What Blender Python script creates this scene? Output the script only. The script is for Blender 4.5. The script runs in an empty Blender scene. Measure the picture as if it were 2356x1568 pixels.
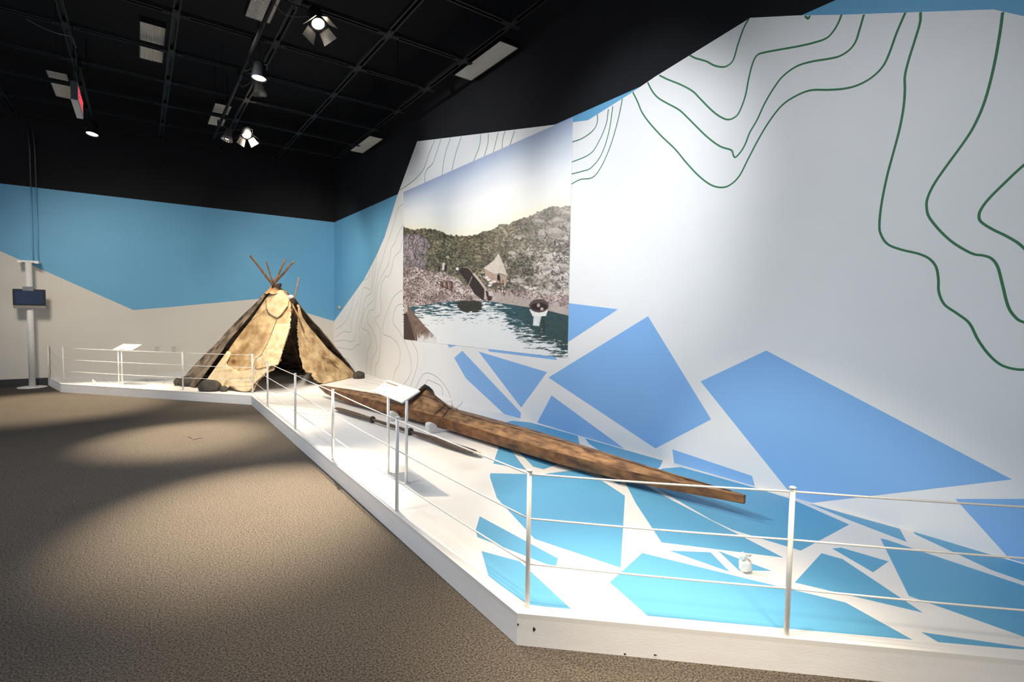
import bpy, bmesh, math, random
import numpy as np
from mathutils import Vector, Matrix, noise
from mathutils.geometry import tessellate_polygon

# ------------------------------------------------------------------ camera
CAMZ = 1.55
F, YAW, PITCH, ROLL = 1184.83, 0.626638, -0.0510329, 0.0158354
XR, YB, HP, HB = 4.15, 13.7, 0.15, 3.874        # right wall plane, back wall plane, platform height, top of the blue paint
cy, sy, cp, sp = math.cos(YAW), math.sin(YAW), math.cos(PITCH), math.sin(PITCH)
fwd = Vector((sy * cp, cy * cp, sp))
r0 = Vector((cy, -sy, 0)); u0 = r0.cross(fwd)
rgt = r0 * math.cos(ROLL) + u0 * math.sin(ROLL)
upv = -r0 * math.sin(ROLL) + u0 * math.cos(ROLL)
EYE = Vector((0, 0, CAMZ))
C = bpy.context.scene.collection
cam_d = bpy.data.cameras.new('camera'); cam = bpy.data.objects.new('camera', cam_d); C.objects.link(cam)
M = Matrix((rgt, upv, -fwd)).transposed().to_4x4(); M.translation = EYE
cam.matrix_world = M
cam_d.sensor_width = 36; cam_d.lens = F * 36 / 2356; cam_d.clip_start = 0.05; cam_d.clip_end = 100
bpy.context.scene.camera = cam

def ray(px, py):
    return (rgt * ((px - 1178) / F) - upv * ((py - 784) / F) + fwd)
def hit(px, py, ax, val):
    d = ray(px, py); t = (val - EYE[ax]) / d[ax]
    return EYE + d * t
def hitp(px, py, p0, n):
    d = ray(px, py); t = (Vector(p0) - EYE).dot(n) / d.dot(n)
    return EYE + d * t
def wallp(px, py, off=0.0): return hit(px, py, 0, XR - off)
def backp(px, py, off=0.0): return hit(px, py, 1, YB - off)
def deckp(px, py, z=HP): return hit(px, py, 2, z)

# ------------------------------------------------------------------ world, lights, exposure
sc = bpy.context.scene
sc.view_settings.view_transform = 'Standard'; sc.view_settings.look = 'None'
sc.view_settings.exposure = 0.0; sc.view_settings.gamma = 1.0; sc.view_settings.use_curve_mapping = False
w = bpy.data.worlds.new('world'); sc.world = w; w.use_nodes = True
w.node_tree.nodes['Background'].inputs[0].default_value = (0.78, 0.88, 1.0, 1)
w.node_tree.nodes['Background'].inputs[1].default_value = 0.74
WARM = (1.0, 0.83, 0.60); SOFT = (1.0, 0.90, 0.76); COOL = (0.93, 0.96, 1.0)
def spot(loc, aim, power, deg, blend=0.6, col=WARM, rad=0.05):
    l = bpy.data.lights.new('spot_beam', 'SPOT'); l.energy = power; l.spot_size = math.radians(deg); l.spot_blend = blend
    l.color = col; l.shadow_soft_size = rad
    o = bpy.data.objects.new('spot_beam', l); C.objects.link(o)
    d = Vector(aim) - Vector(loc); o.rotation_euler = d.to_track_quat('-Z', 'Y').to_euler(); o.location = loc
    return o
# each spotlight in view: name -> (lamp head position, aim point, power, cone)
LAMPS = dict(
    door_lamp=((1.63, 5.93, 4.66), (1.95, 3.5, 0.2), 800, 46, WARM),
    can_lamp=((1.33, 7.60, 4.62), (1.0, 7.2, 0.0), 900, 36, WARM),
    glass_lamp=((1.43, 8.15, 4.62), (2.3, 9.9, 0.6), 420, 50, WARM),
    far_door_lamp=((1.58, 10.2, 4.60), (1.9, 8.2, 0.2), 500, 52, WARM),
    far_glass_lamp=((1.32, 10.55, 4.60), (0.2, 10.6, 0.0), 500, 42, WARM),
    left_can_lamp=((-0.61, 11.75, 4.60), (-1.15, 10.9, 0.0), 2600, 46, WARM))
# unseen spots overhead: some inferred from light pools and shadows, some added for brightness
spot((-0.40, 5.1, 4.7), (3.25, 2.1, 0.2), 900, 26, 0.6, SOFT, .03)
spot((1.5, 1.3, 4.7), (1.85, 1.45, 0.1), 1300, 32, 1.0, WARM, .15)
spot((0.6, 5.6, 4.7), (1.9, 10.2, 0.9), 850, 30, 0.6, (1.0, 0.90, 0.76))
spot((0.6, 3.4, 4.7), (4.15, 3.8, 2.9), 640, 50, 1.0, COOL, .1)
spot((0.5, 7.2, 4.7), (4.15, 7.3, 3.1), 380, 84, 1.0, COOL, .1)
spot((0.9, 5.7, 4.7), (4.15, 6.4, 3.1), 230, 40, 1.0, SOFT, .1)
spot((0.0, 1.4, 4.7), (4.15, 2.0, 1.95), 320, 56, 1.0, COOL, .2)  # added washer, lifts the near part of the right wall
spot((0.3, -2.2, 4.6), (1.9, 0.6, 0.0), 900, 34, 1.0, WARM, .35)  # added lamp, brightens the front riser and the carpet beside it
spot((0.9, 8.6, 4.6), (4.15, 9.8, 1.4), 340, 75, 1.0, SOFT, .1)  # added washer, lifts the far end of the right wall
spot((1.6, 10.0, 4.7), (3.2, 13.7, 2.0), 800, 75, 1.0, SOFT, .1)
spot((1.8, 6.9, 4.7), (0.75, 4.4, 0.0), 8000, 27.5, 1.0, WARM)
spot((0.9, 9.0, 4.7), (0.4, 7.35, 0.0), 3900, 26, 0.9, WARM)
spot((1.0, 3.5, 4.7), (0.6, 1.8, 0.0), 500, 44, 1.0, WARM)
spot((1.3, 0.4, 4.7), (1.7, 0.95, 0.0), 850, 26, 1.0, WARM, .25)  # added lamp, brightens the carpet at the near platform corner
spot((-2.0, 9.2, 4.5), (0.3, 13.7, 1.1), 700, 75, 1.0, SOFT, .45)
# wide fill lamps, added as soft general light; no such fixtures are seen
spot((1.9, 5.3, 4.75), (3.1, 5.6, 0), 300, 110, 1.0, (1.0, 0.96, 0.92), .25)
spot((-1.6, 3.6, 4.75), (-0.4, 3.8, 0), 400, 130, 1.0, (0.88, 0.93, 1.0), .3)
spot((-1.2, 7.5, 4.75), (0.6, 6.6, 0), 320, 110, 1.0, (0.92, 0.95, 1.0), .3)
spot((2.3, 10.2, 4.75), (3.3, 11.5, 0), 260, 110, 1.0, SOFT, .25)
# ------------------------------------------------------------------ helpers
rnd = random.Random(7)
def lin(c): return tuple(((v / 255) / 12.92 if v / 255 <= 0.04045 else ((v / 255 + 0.055) / 1.055) ** 2.4) for v in c)
def mat(name, c1, c2=None, scale=6.0, rough=0.6, bump=0.0, bscale=None, metal=0.0, spec=0.5, detail=6, contrast=(0.35, 0.65), emit=None, coord='Object', stretch=None):
    m = bpy.data.materials.new(name); m.use_nodes = True; nt = m.node_tree; b = nt.nodes['Principled BSDF']
    b.inputs['Roughness'].default_value = rough; b.inputs['Metallic'].default_value = metal
    b.inputs['Specular IOR Level'].default_value = spec
    c2 = c2 or tuple(v * 0.93 for v in c1)
    tc = nt.nodes.new('ShaderNodeTexCoord'); mp = nt.nodes.new('ShaderNodeMapping')
    nt.links.new(tc.outputs[coord], mp.inputs[0])
    if stretch: mp.inputs['Scale'].default_value = stretch
    n = nt.nodes.new('ShaderNodeTexNoise'); n.inputs['Scale'].default_value = scale; n.inputs['Detail'].default_value = detail
    r = nt.nodes.new('ShaderNodeValToRGB')
    r.color_ramp.elements[0].position, r.color_ramp.elements[1].position = contrast
    r.color_ramp.elements[0].color = (*c2, 1); r.color_ramp.elements[1].color = (*c1, 1)
    nt.links.new(mp.outputs[0], n.inputs['Vector']); nt.links.new(n.outputs['Fac'], r.inputs[0]); nt.links.new(r.outputs[0], b.inputs['Base Color'])
    if bump:
        n2 = nt.nodes.new('ShaderNodeTexNoise'); n2.inputs['Scale'].default_value = bscale or scale * 4; n2.inputs['Detail'].default_value = 4
        nt.links.new(mp.outputs[0], n2.inputs['Vector'])
        bp = nt.nodes.new('ShaderNodeBump'); bp.inputs['Strength'].default_value = bump; bp.inputs['Distance'].default_value = 0.01
        nt.links.new(n2.outputs['Fac'], bp.inputs['Height']); nt.links.new(bp.outputs[0], b.inputs['Normal'])
    if emit:
        b.inputs['Emission Color'].default_value = (*emit[0], 1); b.inputs['Emission Strength'].default_value = emit[1]
    return m
def vcmat(name, rough=0.5, bump=0.0, bscale=30):
    m = mat(name, (1, 1, 1), (0.985, 0.985, 0.985), 9, rough, bump, bscale); nt = m.node_tree
    a = nt.nodes.new('ShaderNodeVertexColor'); a.layer_name = 'Col'
    mx = nt.nodes.new('ShaderNodeMix'); mx.data_type = 'RGBA'; mx.blend_type = 'MULTIPLY'; mx.inputs[0].default_value = 1
    rr = [n for n in nt.nodes if n.type == 'VALTORGB'][0]
    nt.links.new(a.outputs[0], mx.inputs[6]); nt.links.new(rr.outputs[0], mx.inputs[7])
    nt.links.new(mx.outputs[2], nt.nodes['Principled BSDF'].inputs['Base Color'])
    return m
MT = dict(
    white=mat('white_paint', (0.80, 0.80, 0.80), (0.77, 0.77, 0.77), 1.5, 0.55, 0.03, 120),
    beige=mat('warm_white_paint', (0.66, 0.63, 0.58), (0.63, 0.60, 0.55), 1.2, 0.7, 0.04, 120),
    black=mat('black_paint', (0.009, 0.009, 0.0115), (0.0075, 0.0075, 0.0095), 2, 0.85, 0.05, 60, spec=0.25),
    blue=mat('wall_blue_paint', (0.13, 0.38, 0.61), (0.125, 0.365, 0.59), 1.5, 0.6, 0.03, 120),
    ice=mat('ice_blue_print', (0.22, 0.445, 0.79), (0.215, 0.435, 0.775), 1.5, 0.5),
    dice=mat('deck_ice_blue_print', (0.105, 0.36, 0.60), (0.10, 0.35, 0.585), 1.5, 0.5),
    deck=mat('deck_white', (0.78, 0.77, 0.76), (0.75, 0.74, 0.73), 2.0, 0.42, 0.02, 90),
    riser=mat('riser_white', (0.86, 0.86, 0.87), (0.82, 0.81, 0.81), 3.0, 0.5, 0.05, 40, stretch=(1, 1, 4)),
    green=mat('contour_green', (0.03, 0.17, 0.07), None, 4, 0.6),
    grey_line=mat('contour_grey', (0.30, 0.32, 0.31), None, 4, 0.6),
    pmetal=mat('white_powder_coat', (0.82, 0.81, 0.79), None, 20, 0.35),
    cable=mat('white_cable', (0.85, 0.84, 0.82), None, 60, 0.4, 0.1, 200),
    dark=mat('dark_baseboard', (0.035, 0.035, 0.038), None, 5, 0.6),
    bmetal=mat('black_metal', (0.006, 0.006, 0.0065), (0.004, 0.004, 0.0045), 10, 0.55, 0.02, 80, spec=0.22),
    gmetal=mat('grey_metal', (0.30, 0.30, 0.31), (0.22, 0.22, 0.23), 12, 0.35, metal=0.9),
    lens=mat('fixture_lens', (0.80, 0.78, 0.73), (0.50, 0.48, 0.45), 60, 0.5, 0.6, 90),
    louver=mat('fixture_louver', (0.75, 0.73, 0.69), None, 30, 0.35),
    bulb=mat('lit_lamp', (1, 0.95, 0.85), None, 5, 0.4, emit=((1, 0.9, 0.72), 14)),
    barn=mat('barn_door_metal', (0.22, 0.20, 0.18), (0.14, 0.13, 0.12), 14, 0.45, metal=0.5),
    rock=mat('dark_rock', (0.085, 0.075, 0.062), (0.035, 0.032, 0.028), 9, 0.8, 0.8, 28),
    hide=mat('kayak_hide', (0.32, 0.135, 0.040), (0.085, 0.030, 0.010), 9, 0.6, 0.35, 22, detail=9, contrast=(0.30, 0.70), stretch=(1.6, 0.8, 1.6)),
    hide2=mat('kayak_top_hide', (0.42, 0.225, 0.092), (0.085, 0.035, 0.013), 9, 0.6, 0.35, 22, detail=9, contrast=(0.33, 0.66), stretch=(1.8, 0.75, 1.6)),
    coam=mat('coaming_wood', (0.055, 0.026, 0.015), (0.022, 0.012, 0.009), 12, 0.4, 0.2, 40),
    cord=mat('dark_cord', (0.05, 0.028, 0.018), None, 30, 0.8),
    bone=mat('bone', (0.62, 0.52, 0.34), (0.40, 0.30, 0.17), 40, 0.5, 0.1, 60),
    padl=mat('paddle_wood', (0.10, 0.058, 0.034), (0.035, 0.021, 0.015), 14, 0.45, 0.2, 60, stretch=(6, 1, 6)),
    cream=mat('tent_skin_cream', (0.74, 0.60, 0.38), (0.54, 0.40, 0.23), 8.0, 0.65, 0.5, 14, detail=8, contrast=(0.30, 0.56)),
    tan=mat('tent_skin_tan', (0.70, 0.53, 0.30), (0.40, 0.26, 0.13), 6.0, 0.65, 0.5, 14, detail=9, contrast=(0.34, 0.62)),
    brownp=mat('tent_skin_brown', (0.62, 0.42, 0.20), (0.24, 0.125, 0.05), 3.4, 0.65, 0.5, 14, detail=9, contrast=(0.36, 0.62)),
    fur=mat('tent_fur', (0.26, 0.20, 0.145), (0.045, 0.032, 0.024), 5.5, 0.85, 0.9, 45, detail=10, contrast=(0.36, 0.62)),
    pole=mat('pole_wood', (0.42, 0.25, 0.13), (0.16, 0.08, 0.04), 14, 0.6, 0.5, 50, stretch=(1, 1, 0.4)),
    scr=mat('tv_screen', (0.012, 0.028, 0.08), (0.008, 0.018, 0.05), 2, 0.15),
    tvb=mat('tv_frame', (0.012, 0.012, 0.016), None, 5, 0.3),
    tvs=mat('tv_silver', (0.30, 0.26, 0.23), None, 5, 0.4, metal=0.3),
    plate=mat('switch_plate', (0.70, 0.62, 0.46), None, 5, 0.5),
    plate2=mat('outlet_plate', (0.60, 0.56, 0.50), None, 5, 0.5),
    red=mat('exit_red', (0.6, 0.03, 0.05), None, 5, 0.5, emit=((1.0, 0.05, 0.08), 1.2)),
    exg=mat('exit_grey', (0.45, 0.47, 0.48), None, 5, 0.5),
    exd=mat('exit_dark', (0.05, 0.055, 0.06), None, 5, 0.5),
    ink=mat('sign_brown_ink', (0.28, 0.15, 0.10), None, 5, 0.6),
    inkb=mat('sign_blue_ink', (0.22, 0.45, 0.75), None, 5, 0.6),
    scuff=mat('black_scuff', (0.03, 0.025, 0.022), None, 20, 0.7),
    gcable=mat('dark_cable', (0.05, 0.05, 0.052), None, 5, 0.5),
    wcable=mat('blue_conduit', (0.16, 0.42, 0.62), None, 5, 0.5),
)
# carpet: flecked loop pile
def carpet():
    m = mat('carpet', (0.165, 0.143, 0.122), (0.052, 0.045, 0.039), 110, 0.95, 1.0, 150, spec=0.1, detail=3, contrast=(0.38, 0.62))
    nt = m.node_tree
    n = nt.nodes.new('ShaderNodeTexNoise'); n.inputs['Scale'].default_value = 2.5; n.inputs['Detail'].default_value = 4
    tc = [x for x in nt.nodes if x.type == 'TEX_COORD'][0]; nt.links.new(tc.outputs['Object'], n.inputs['Vector'])
    r = nt.nodes.new('ShaderNodeValToRGB'); r.color_ramp.elements[0].color = (0.86, 0.86, 0.86, 1); r.color_ramp.elements[1].color = (1, 1, 1, 1)
    nt.links.new(n.outputs['Fac'], r.inputs[0])
    mx = nt.nodes.new('ShaderNodeMix'); mx.data_type = 'RGBA'; mx.blend_type = 'MULTIPLY'; mx.inputs[0].default_value = 1
    base = [x for x in nt.nodes if x.type == 'VALTORGB'][0]
    nt.links.new(base.outputs[0], mx.inputs[6]); nt.links.new(r.outputs[0], mx.inputs[7])
    nt.links.new(mx.outputs[2], nt.nodes['Principled BSDF'].inputs['Base Color'])
    for x in nt.nodes:
        if x.type == 'BUMP': x.inputs['Distance'].default_value = 0.012
    return m
MT['carpet'] = carpet()
for k_ in ('cream', 'tan'):
    m_ = MT[k_]; nt_ = m_.node_tree; a_ = nt_.nodes.new('ShaderNodeVertexColor'); a_.layer_name = 'Stain'
    x_ = nt_.nodes.new('ShaderNodeMix'); x_.data_type = 'RGBA'; x_.blend_type = 'MULTIPLY'; x_.inputs[0].default_value = 1
    r_ = [n for n in nt_.nodes if n.type == 'VALTORGB'][0]
    nt_.links.new(a_.outputs[0], x_.inputs[6]); nt_.links.new(r_.outputs[0], x_.inputs[7]); nt_.links.new(x_.outputs[2], nt_.nodes['Principled BSDF'].inputs['Base Color'])
STAINS = [(541, 832, 13, 12, .85), (548, 815, 18, 8, .5), (565, 800, 14, 12, .45), (556, 772, 20, 12, .35), (583, 760, 12, 14, .4), (600, 790, 9, 16, .3), (575, 838, 12, 10, .3), (590, 735, 9, 9, .25),
          (640, 700, 16, 18, .10), (643, 722, 8, 6, .25), (760, 833, 16, 7, .6), (745, 818, 8, 8, .5), (700, 800, 5, 22, .25), (722, 780, 5, 20, .25), (770, 850, 12, 8, .35), (735, 850, 7, 14, .3), (605, 830, 5, 9, .4), (583, 888, 9, 5, .4), (690, 760, 4, 20, .2)]
def stain(q):
    k = 1.0; n_ = noise.noise(Vector((q.x / 9, q.y / 9, 1))) * .5
    for a, b, c, d, e_ in STAINS: k *= 1 - e_ * min(1, math.exp(-((q.x - a) / c) ** 2 - ((q.y - b) / d) ** 2) * (1 + n_))
    k *= 1 - .18 * max(0, noise.noise(Vector((q.x / 26, q.y / 26, 9)))) - .10 * max(0, noise.noise(Vector((q.x / 5, q.y / 5, 4)))) - .22 * max(0, 1 - abs(noise.noise(Vector((q.x / 12, q.y / 16, 14)))) * 14)
    return (k ** .75, k, k ** 1.35, 1)
def paint_stains(o, cols):
    a = o.data.color_attributes.new('Stain', 'FLOAT_COLOR', 'POINT')
    a.data.foreach_set('color', [v for c in cols for v in c])

def link(name, me, parent=None, mats=()):
    for m in (mats if isinstance(mats, (list, tuple)) else [mats]): me.materials.append(MT[m] if isinstance(m, str) else m)
    o = bpy.data.objects.new(name, me); C.objects.link(o)
    if parent:
        o.parent = parent; o.matrix_parent_inverse = Matrix.Translation(-parent.location)
        if parent.type != 'EMPTY' or parent.parent: o.matrix_parent_inverse = Matrix.Identity(4)
    return o
def from_bm(name, bm, mats, parent=None, smooth=False, loc=None):
    bmesh.ops.recalc_face_normals(bm, faces=bm.faces[:])
    me = bpy.data.meshes.new(name); bm.to_mesh(me); bm.free()
    if smooth: me.shade_smooth()
    return link(name, me, parent, mats)
def tag(o, label=None, cat=None, group=None, kind=None):
    if label: o['label'] = label
    if cat: o['category'] = cat
    if group: o['group'] = group
    if kind: o['kind'] = kind
    return o
def thing(name, label, cat, loc=(0, 0, 0), group=None):
    o = bpy.data.objects.new(name, None); o.location = loc; o.empty_display_size = 0.1; C.objects.link(o)
    return tag(o, label, cat, group)
def box(bm, a, b, rot=None, pivot=None):
    r = bmesh.ops.create_cube(bm, size=1)['verts']
    a, b = Vector(a), Vector(b)
    for v in r: v.co = Vector(((a.x + b.x) / 2 + v.co.x * (b.x - a.x), (a.y + b.y) / 2 + v.co.y * (b.y - a.y), (a.z + b.z) / 2 + v.co.z * (b.z - a.z)))
    if rot is not None:
        for v in r: v.co = rot @ (v.co - Vector(pivot)) + Vector(pivot)
    return r
def newbox(name, a, b, m, parent=None, bevel=0.0):
    bm = bmesh.new(); box(bm, a, b)
    if bevel: bmesh.ops.bevel(bm, geom=bm.edges[:], offset=bevel, segments=2, affect='EDGES')
    return from_bm(name, bm, m, parent)
def tube(bm, pts, r, n=8, cap=True):
    pts = [Vector(p) for p in pts]; rs = r if isinstance(r, (list, tuple)) else [r] * len(pts)
    rings = []; pr = None
    for i, p in enumerate(pts):
        t = (pts[min(i + 1, len(pts) - 1)] - pts[max(i - 1, 0)]).normalized()
        if pr is None: pr = t.orthogonal().normalized()
        a = (pr - t * pr.dot(t)); a = a.normalized() if a.length > 1e-6 else t.orthogonal().normalized(); pr = a; b = t.cross(a)
        rings.append([bm.verts.new(p + (a * math.cos(2 * math.pi * k / n) + b * math.sin(2 * math.pi * k / n)) * rs[i]) for k in range(n)])
    for i in range(len(rings) - 1):
        for k in range(n):
            bm.faces.new((rings[i][k], rings[i][(k + 1) % n], rings[i + 1][(k + 1) % n], rings[i + 1][k]))
    if cap: bm.faces.new(rings[0][::-1]); bm.faces.new(rings[-1])
def newtube(name, pts, r, m, parent=None, n=8, smooth=True):
    bm = bmesh.new(); tube(bm, pts, r, n); return from_bm(name, bm, m, parent, smooth)
def slab(name, pts, nrm, th, m, parent=None):
    """thin plate of a polygon: pts on its back plane, nrm points to the viewer's side"""
    nrm = Vector(nrm); bm = bmesh.new()
    bk = [bm.verts.new(p) for p in pts]; fr = [bm.verts.new(Vector(p) + nrm * th) for p in pts]
    for t in tessellate_polygon([[Vector(p) for p in pts]]):
        try: bm.faces.new([fr[i] for i in t])
        except ValueError: pass
    n = len(pts)
    for i in range(n): bm.faces.new((bk[i], bk[(i + 1) % n], fr[(i + 1) % n], fr[i]))
    return from_bm(name, bm, m, parent)
def smoothline(pts, k=6):
    P = [Vector(p) for p in pts]; out = []
    for i in range(len(P) - 1):
        p0, p1, p2, p3 = P[max(i - 1, 0)], P[i], P[i + 1], P[min(i + 2, len(P) - 1)]
        for j in range(k):
            t = j / k
            out.append(0.5 * ((2 * p1) + (p2 - p0) * t + (2 * p0 - 5 * p1 + 4 * p2 - p3) * t * t + (3 * p1 - p0 - 3 * p2 + p3) * t ** 3))
    out.append(P[-1]); return out
def ribbon(name, pts, nrm, wid, th, m, parent=None):
    nrm = Vector(nrm); P = smoothline(pts, 5); bm = bmesh.new(); rows = []
    for i, p in enumerate(P):
        t = (P[min(i + 1, len(P) - 1)] - P[max(i - 1, 0)]).normalized(); s = t.cross(nrm).normalized() * wid / 2
        rows.append((bm.verts.new(p - s), bm.verts.new(p - s + nrm * th), bm.verts.new(p + s + nrm * th), bm.verts.new(p + s)))
    for a, b in zip(rows, rows[1:]):
        for k in range(3): bm.faces.new((a[k], a[k + 1], b[k + 1], b[k]))
    return from_bm(name, bm, m, parent)

# ------------------------------------------------------------------ the room
tag(newbox('floor', (-9, -7, -0.1), (XR + 0.2, YB + 0.2, 0), 'carpet'), kind='structure')
tag(newbox('ceiling', (-9, -7, 6.2), (XR + 0.2, YB + 0.2, 6.3), 'black'), kind='structure')
bm = bmesh.new(); box(bm, (XR, -7, 0), (XR + 0.2, YB + 0.2, HB)); n0 = len(bm.faces); box(bm, (XR, -7, HB), (XR + 0.2, YB + 0.2, 6.2))
bm.faces.ensure_lookup_table()
for f in bm.faces[n0:]: f.material_index = 1
wr = tag(from_bm('wall_right', bm, ['blue', 'black']), kind='structure')
bm = bmesh.new(); box(bm, (-9, YB, 0), (XR, YB + 0.2, HB)); n0 = len(bm.faces); box(bm, (-9, YB, HB), (XR, YB + 0.2, 6.2))
bm.faces.ensure_lookup_table()
for f in bm.faces[n0:]: f.material_index = 1
wb = tag(from_bm('wall_back', bm, ['beige', 'black']), kind='structure')
tag(newbox('baseboard_back', (-9, YB - 0.015, 0), (-1.5, YB, 0.15), 'dark'), kind='structure')
# blue band of the back wall above the pale zigzag
q = [(-260, 458), (0, 577), (307, 713), (380, 707), (595, 687), (769, 738.5)]
pts = [backp(*p) for p in q]; pts[-1].x = XR
pts += [Vector((XR, YB, HB)), Vector((pts[0].x, YB, HB))]
slab('blue_band', pts, (0, -1, 0), 0.0015, 'blue', wb)
NX = (-1, 0, 0)
# white field of the right wall, rising over the black paint
q = [(770, 738), (838, 642), (865, 590), (885, 545), (915, 448), (960, 325), (1250, 290), (1353, 276.5), (1454.7, 212.5), (1508, 176), (1727, 41), (1835, 35.5), (1936, 34), (2286, 21.7), (2356, 37.6), (2520, 75)]
pts = [wallp(*p) for p in q]; pts[0].y = YB; yend = -6.0
pts += [Vector((XR, yend, pts[-1].z - 0.3)), Vector((XR, yend, HP)), Vector((XR, YB, HP))]
slab('white_field', pts, NX, 0.0015, 'white', wr)
pts = [wallp(*p) for p in [(1262, 287.5), (1310, 268), (1508, 176), (1454.7, 212.5), (1353, 276.5)]]
# painted ice shapes on the right wall
WICE = [[(1300, 696), (1422, 711), (1300, 791)], [(1491, 727), (1636, 964), (1508, 1031), (1262, 868)],
        [(1763, 806), (2328, 1102), (1868, 1156), (1828, 1146), (1612, 877)], [(1547, 1033), (1730, 1094), (1737, 1119), (1551, 1064)],
        [(1269, 909), (1440, 1034), (1236, 972)], [(2198, 1147), (2600, 1147), (2600, 1366), (2323, 1285)],
        [(1030, 791), (1052, 794), (1033.4, 799.5)], [(1123, 801.6), (1278.5, 819.4), (1281.3, 827.8), (1125, 808)],
        [(1101, 808), (1258.6, 855.6), (1199, 937)], [(1063.8, 806.5), (1198.5, 949), (1197, 962), (1160, 951.7), (1072, 870), (1045, 822.6)]]
for poly in WICE: slab('ice_shape', [wallp(*p, 0.0016) for p in poly], NX, 0.001, 'ice', wr)
G = [[(1723, 43), (1711, 65), (1697.5, 103), (1687, 138), (1673, 151.5), (1660, 154), (1642, 150), (1625, 141), (1601, 134), (1587, 127)],
 [(1517, 173), (1536, 182.5), (1567, 195), (1594, 210), (1611, 227), (1639, 255), (1660, 270), (1677, 275), (1694, 267), (1704, 251), (1715, 220), (1723, 179), (1732, 145), (1742, 127), (1759.5, 120.5), (1794, 114), (1839, 106), (1873, 98), (1901, 88), (1918, 71), (1930, 50), (1936, 34)],
 [(1490, 189), (1501, 210), (1515, 225.5), (1536, 238), (1563, 253), (1587, 275.5), (1625, 313), (1656, 336), (1682, 345), (1687, 356), (1692, 361.6), (1704, 349.5), (1715, 330.6), (1725, 305), (1742, 275.5), (1759.5, 237.6), (1780, 203), (1801, 175.6), (1832, 153), (1866, 142), (1907.6, 135), (1932, 129), (1954, 115), (1968.6, 95.7), (1978, 67), (1987.7, 33.5)],
 [(1456, 212), (1467, 234), (1477, 258), (1494, 282), (1522, 313), (1553, 342.6), (1580, 375), (1608, 404.6), (1635.5, 425), (1660, 431), (1680, 425), (1701, 404.6), (1721.6, 365), (1746, 318.5), (1770, 279), (1797, 244.5), (1825, 224), (1863, 208), (1907.6, 206.6), (1941.5, 204), (1973, 196), (2005, 178.6), (2031, 153), (2046.7, 121), (2062.6, 76.5), (2083, 29)],
 [(2117.8, 28), (2117, 51), (2107, 86), (2091, 137), (2082, 175), (2082, 207), (2078.6, 249), (2069, 300), (2053, 360), (2041, 405), (2029, 464), (2023.5, 511.6), (2026, 537), (2042, 561), (2074, 574), (2112, 583), (2137.6, 594.5), (2153.6, 613.6), (2159, 642), (2160, 671), (2172.7, 699.7), (2201, 720), (2230, 742.7), (2249, 779), (2271.5, 811), (2297, 835), (2322.5, 846), (2356, 850), (2420, 845)],
 [(2307, 28), (2300, 80), (2286, 156), (2266.7, 229.6), (2244, 284), (2219, 325), (2177, 382.6), (2148.7, 424), (2134, 456), (2132, 477), (2137.6, 499), (2160, 527.5), (2188.6, 554.6), (2220.5, 575), (2243, 585), (2262, 587.4), (2281, 594.5), (2295.5, 613.6), (2306.6, 655), (2319, 703), (2335, 728), (2356, 741), (2420, 755)],
 [(2420, 330), (2356, 379.5), (2314.5, 417.7), (2276, 456), (2257, 481.5), (2252.4, 499), (2259, 511.6), (2284, 527.5), (2322.5, 546.6), (2356, 570.5), (2420, 640)],
 [(1852, 37), (1860, 43), (1863, 36)]]
for l in G: ribbon('contour_line', [wallp(*p, 0.0016) for p in l], NX, 0.0145, 0.0008, 'green', wr)
G2 = [[(1374.5, 263), (1374, 282), (1363.5, 301), (1339, 318.5), (1315, 327)], [(1399.7, 251), (1394.5, 286), (1377, 327), (1356.6, 354.7), (1315, 373)],
 [(1410, 244), (1401, 303), (1384, 354.7), (1360, 385.7), (1339, 394), (1315, 400)], [(1432, 227), (1422, 275.5), (1405, 334), (1384, 382), (1363.5, 408), (1336, 412.5), (1315, 423)],
 [(1000.6, 321), (987, 354), (976, 386), (961, 406), (944, 421), (920, 437)], [(1015, 319), (1005, 349), (996, 375), (983, 389), (977.6, 404), (978, 423)],
 [(1037, 316), (1024, 356), (1016, 406)], [(1061.6, 313.6), (1048, 356), (1038, 399)], [(1106, 309), (1102.6, 337.6), (1087, 376)], [(1123.7, 307), (1122, 332), (1112.6, 364)],
 [(1146.6, 303.6), (1134, 354)], [(1162.5, 301), (1157, 319), (1155, 345)], [(1184, 300), (1172, 338)]]
for l in G2: ribbon('contour_line', [wallp(*p, 0.0016) for p in l], NX, 0.012, 0.0008, 'green', wr)
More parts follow.
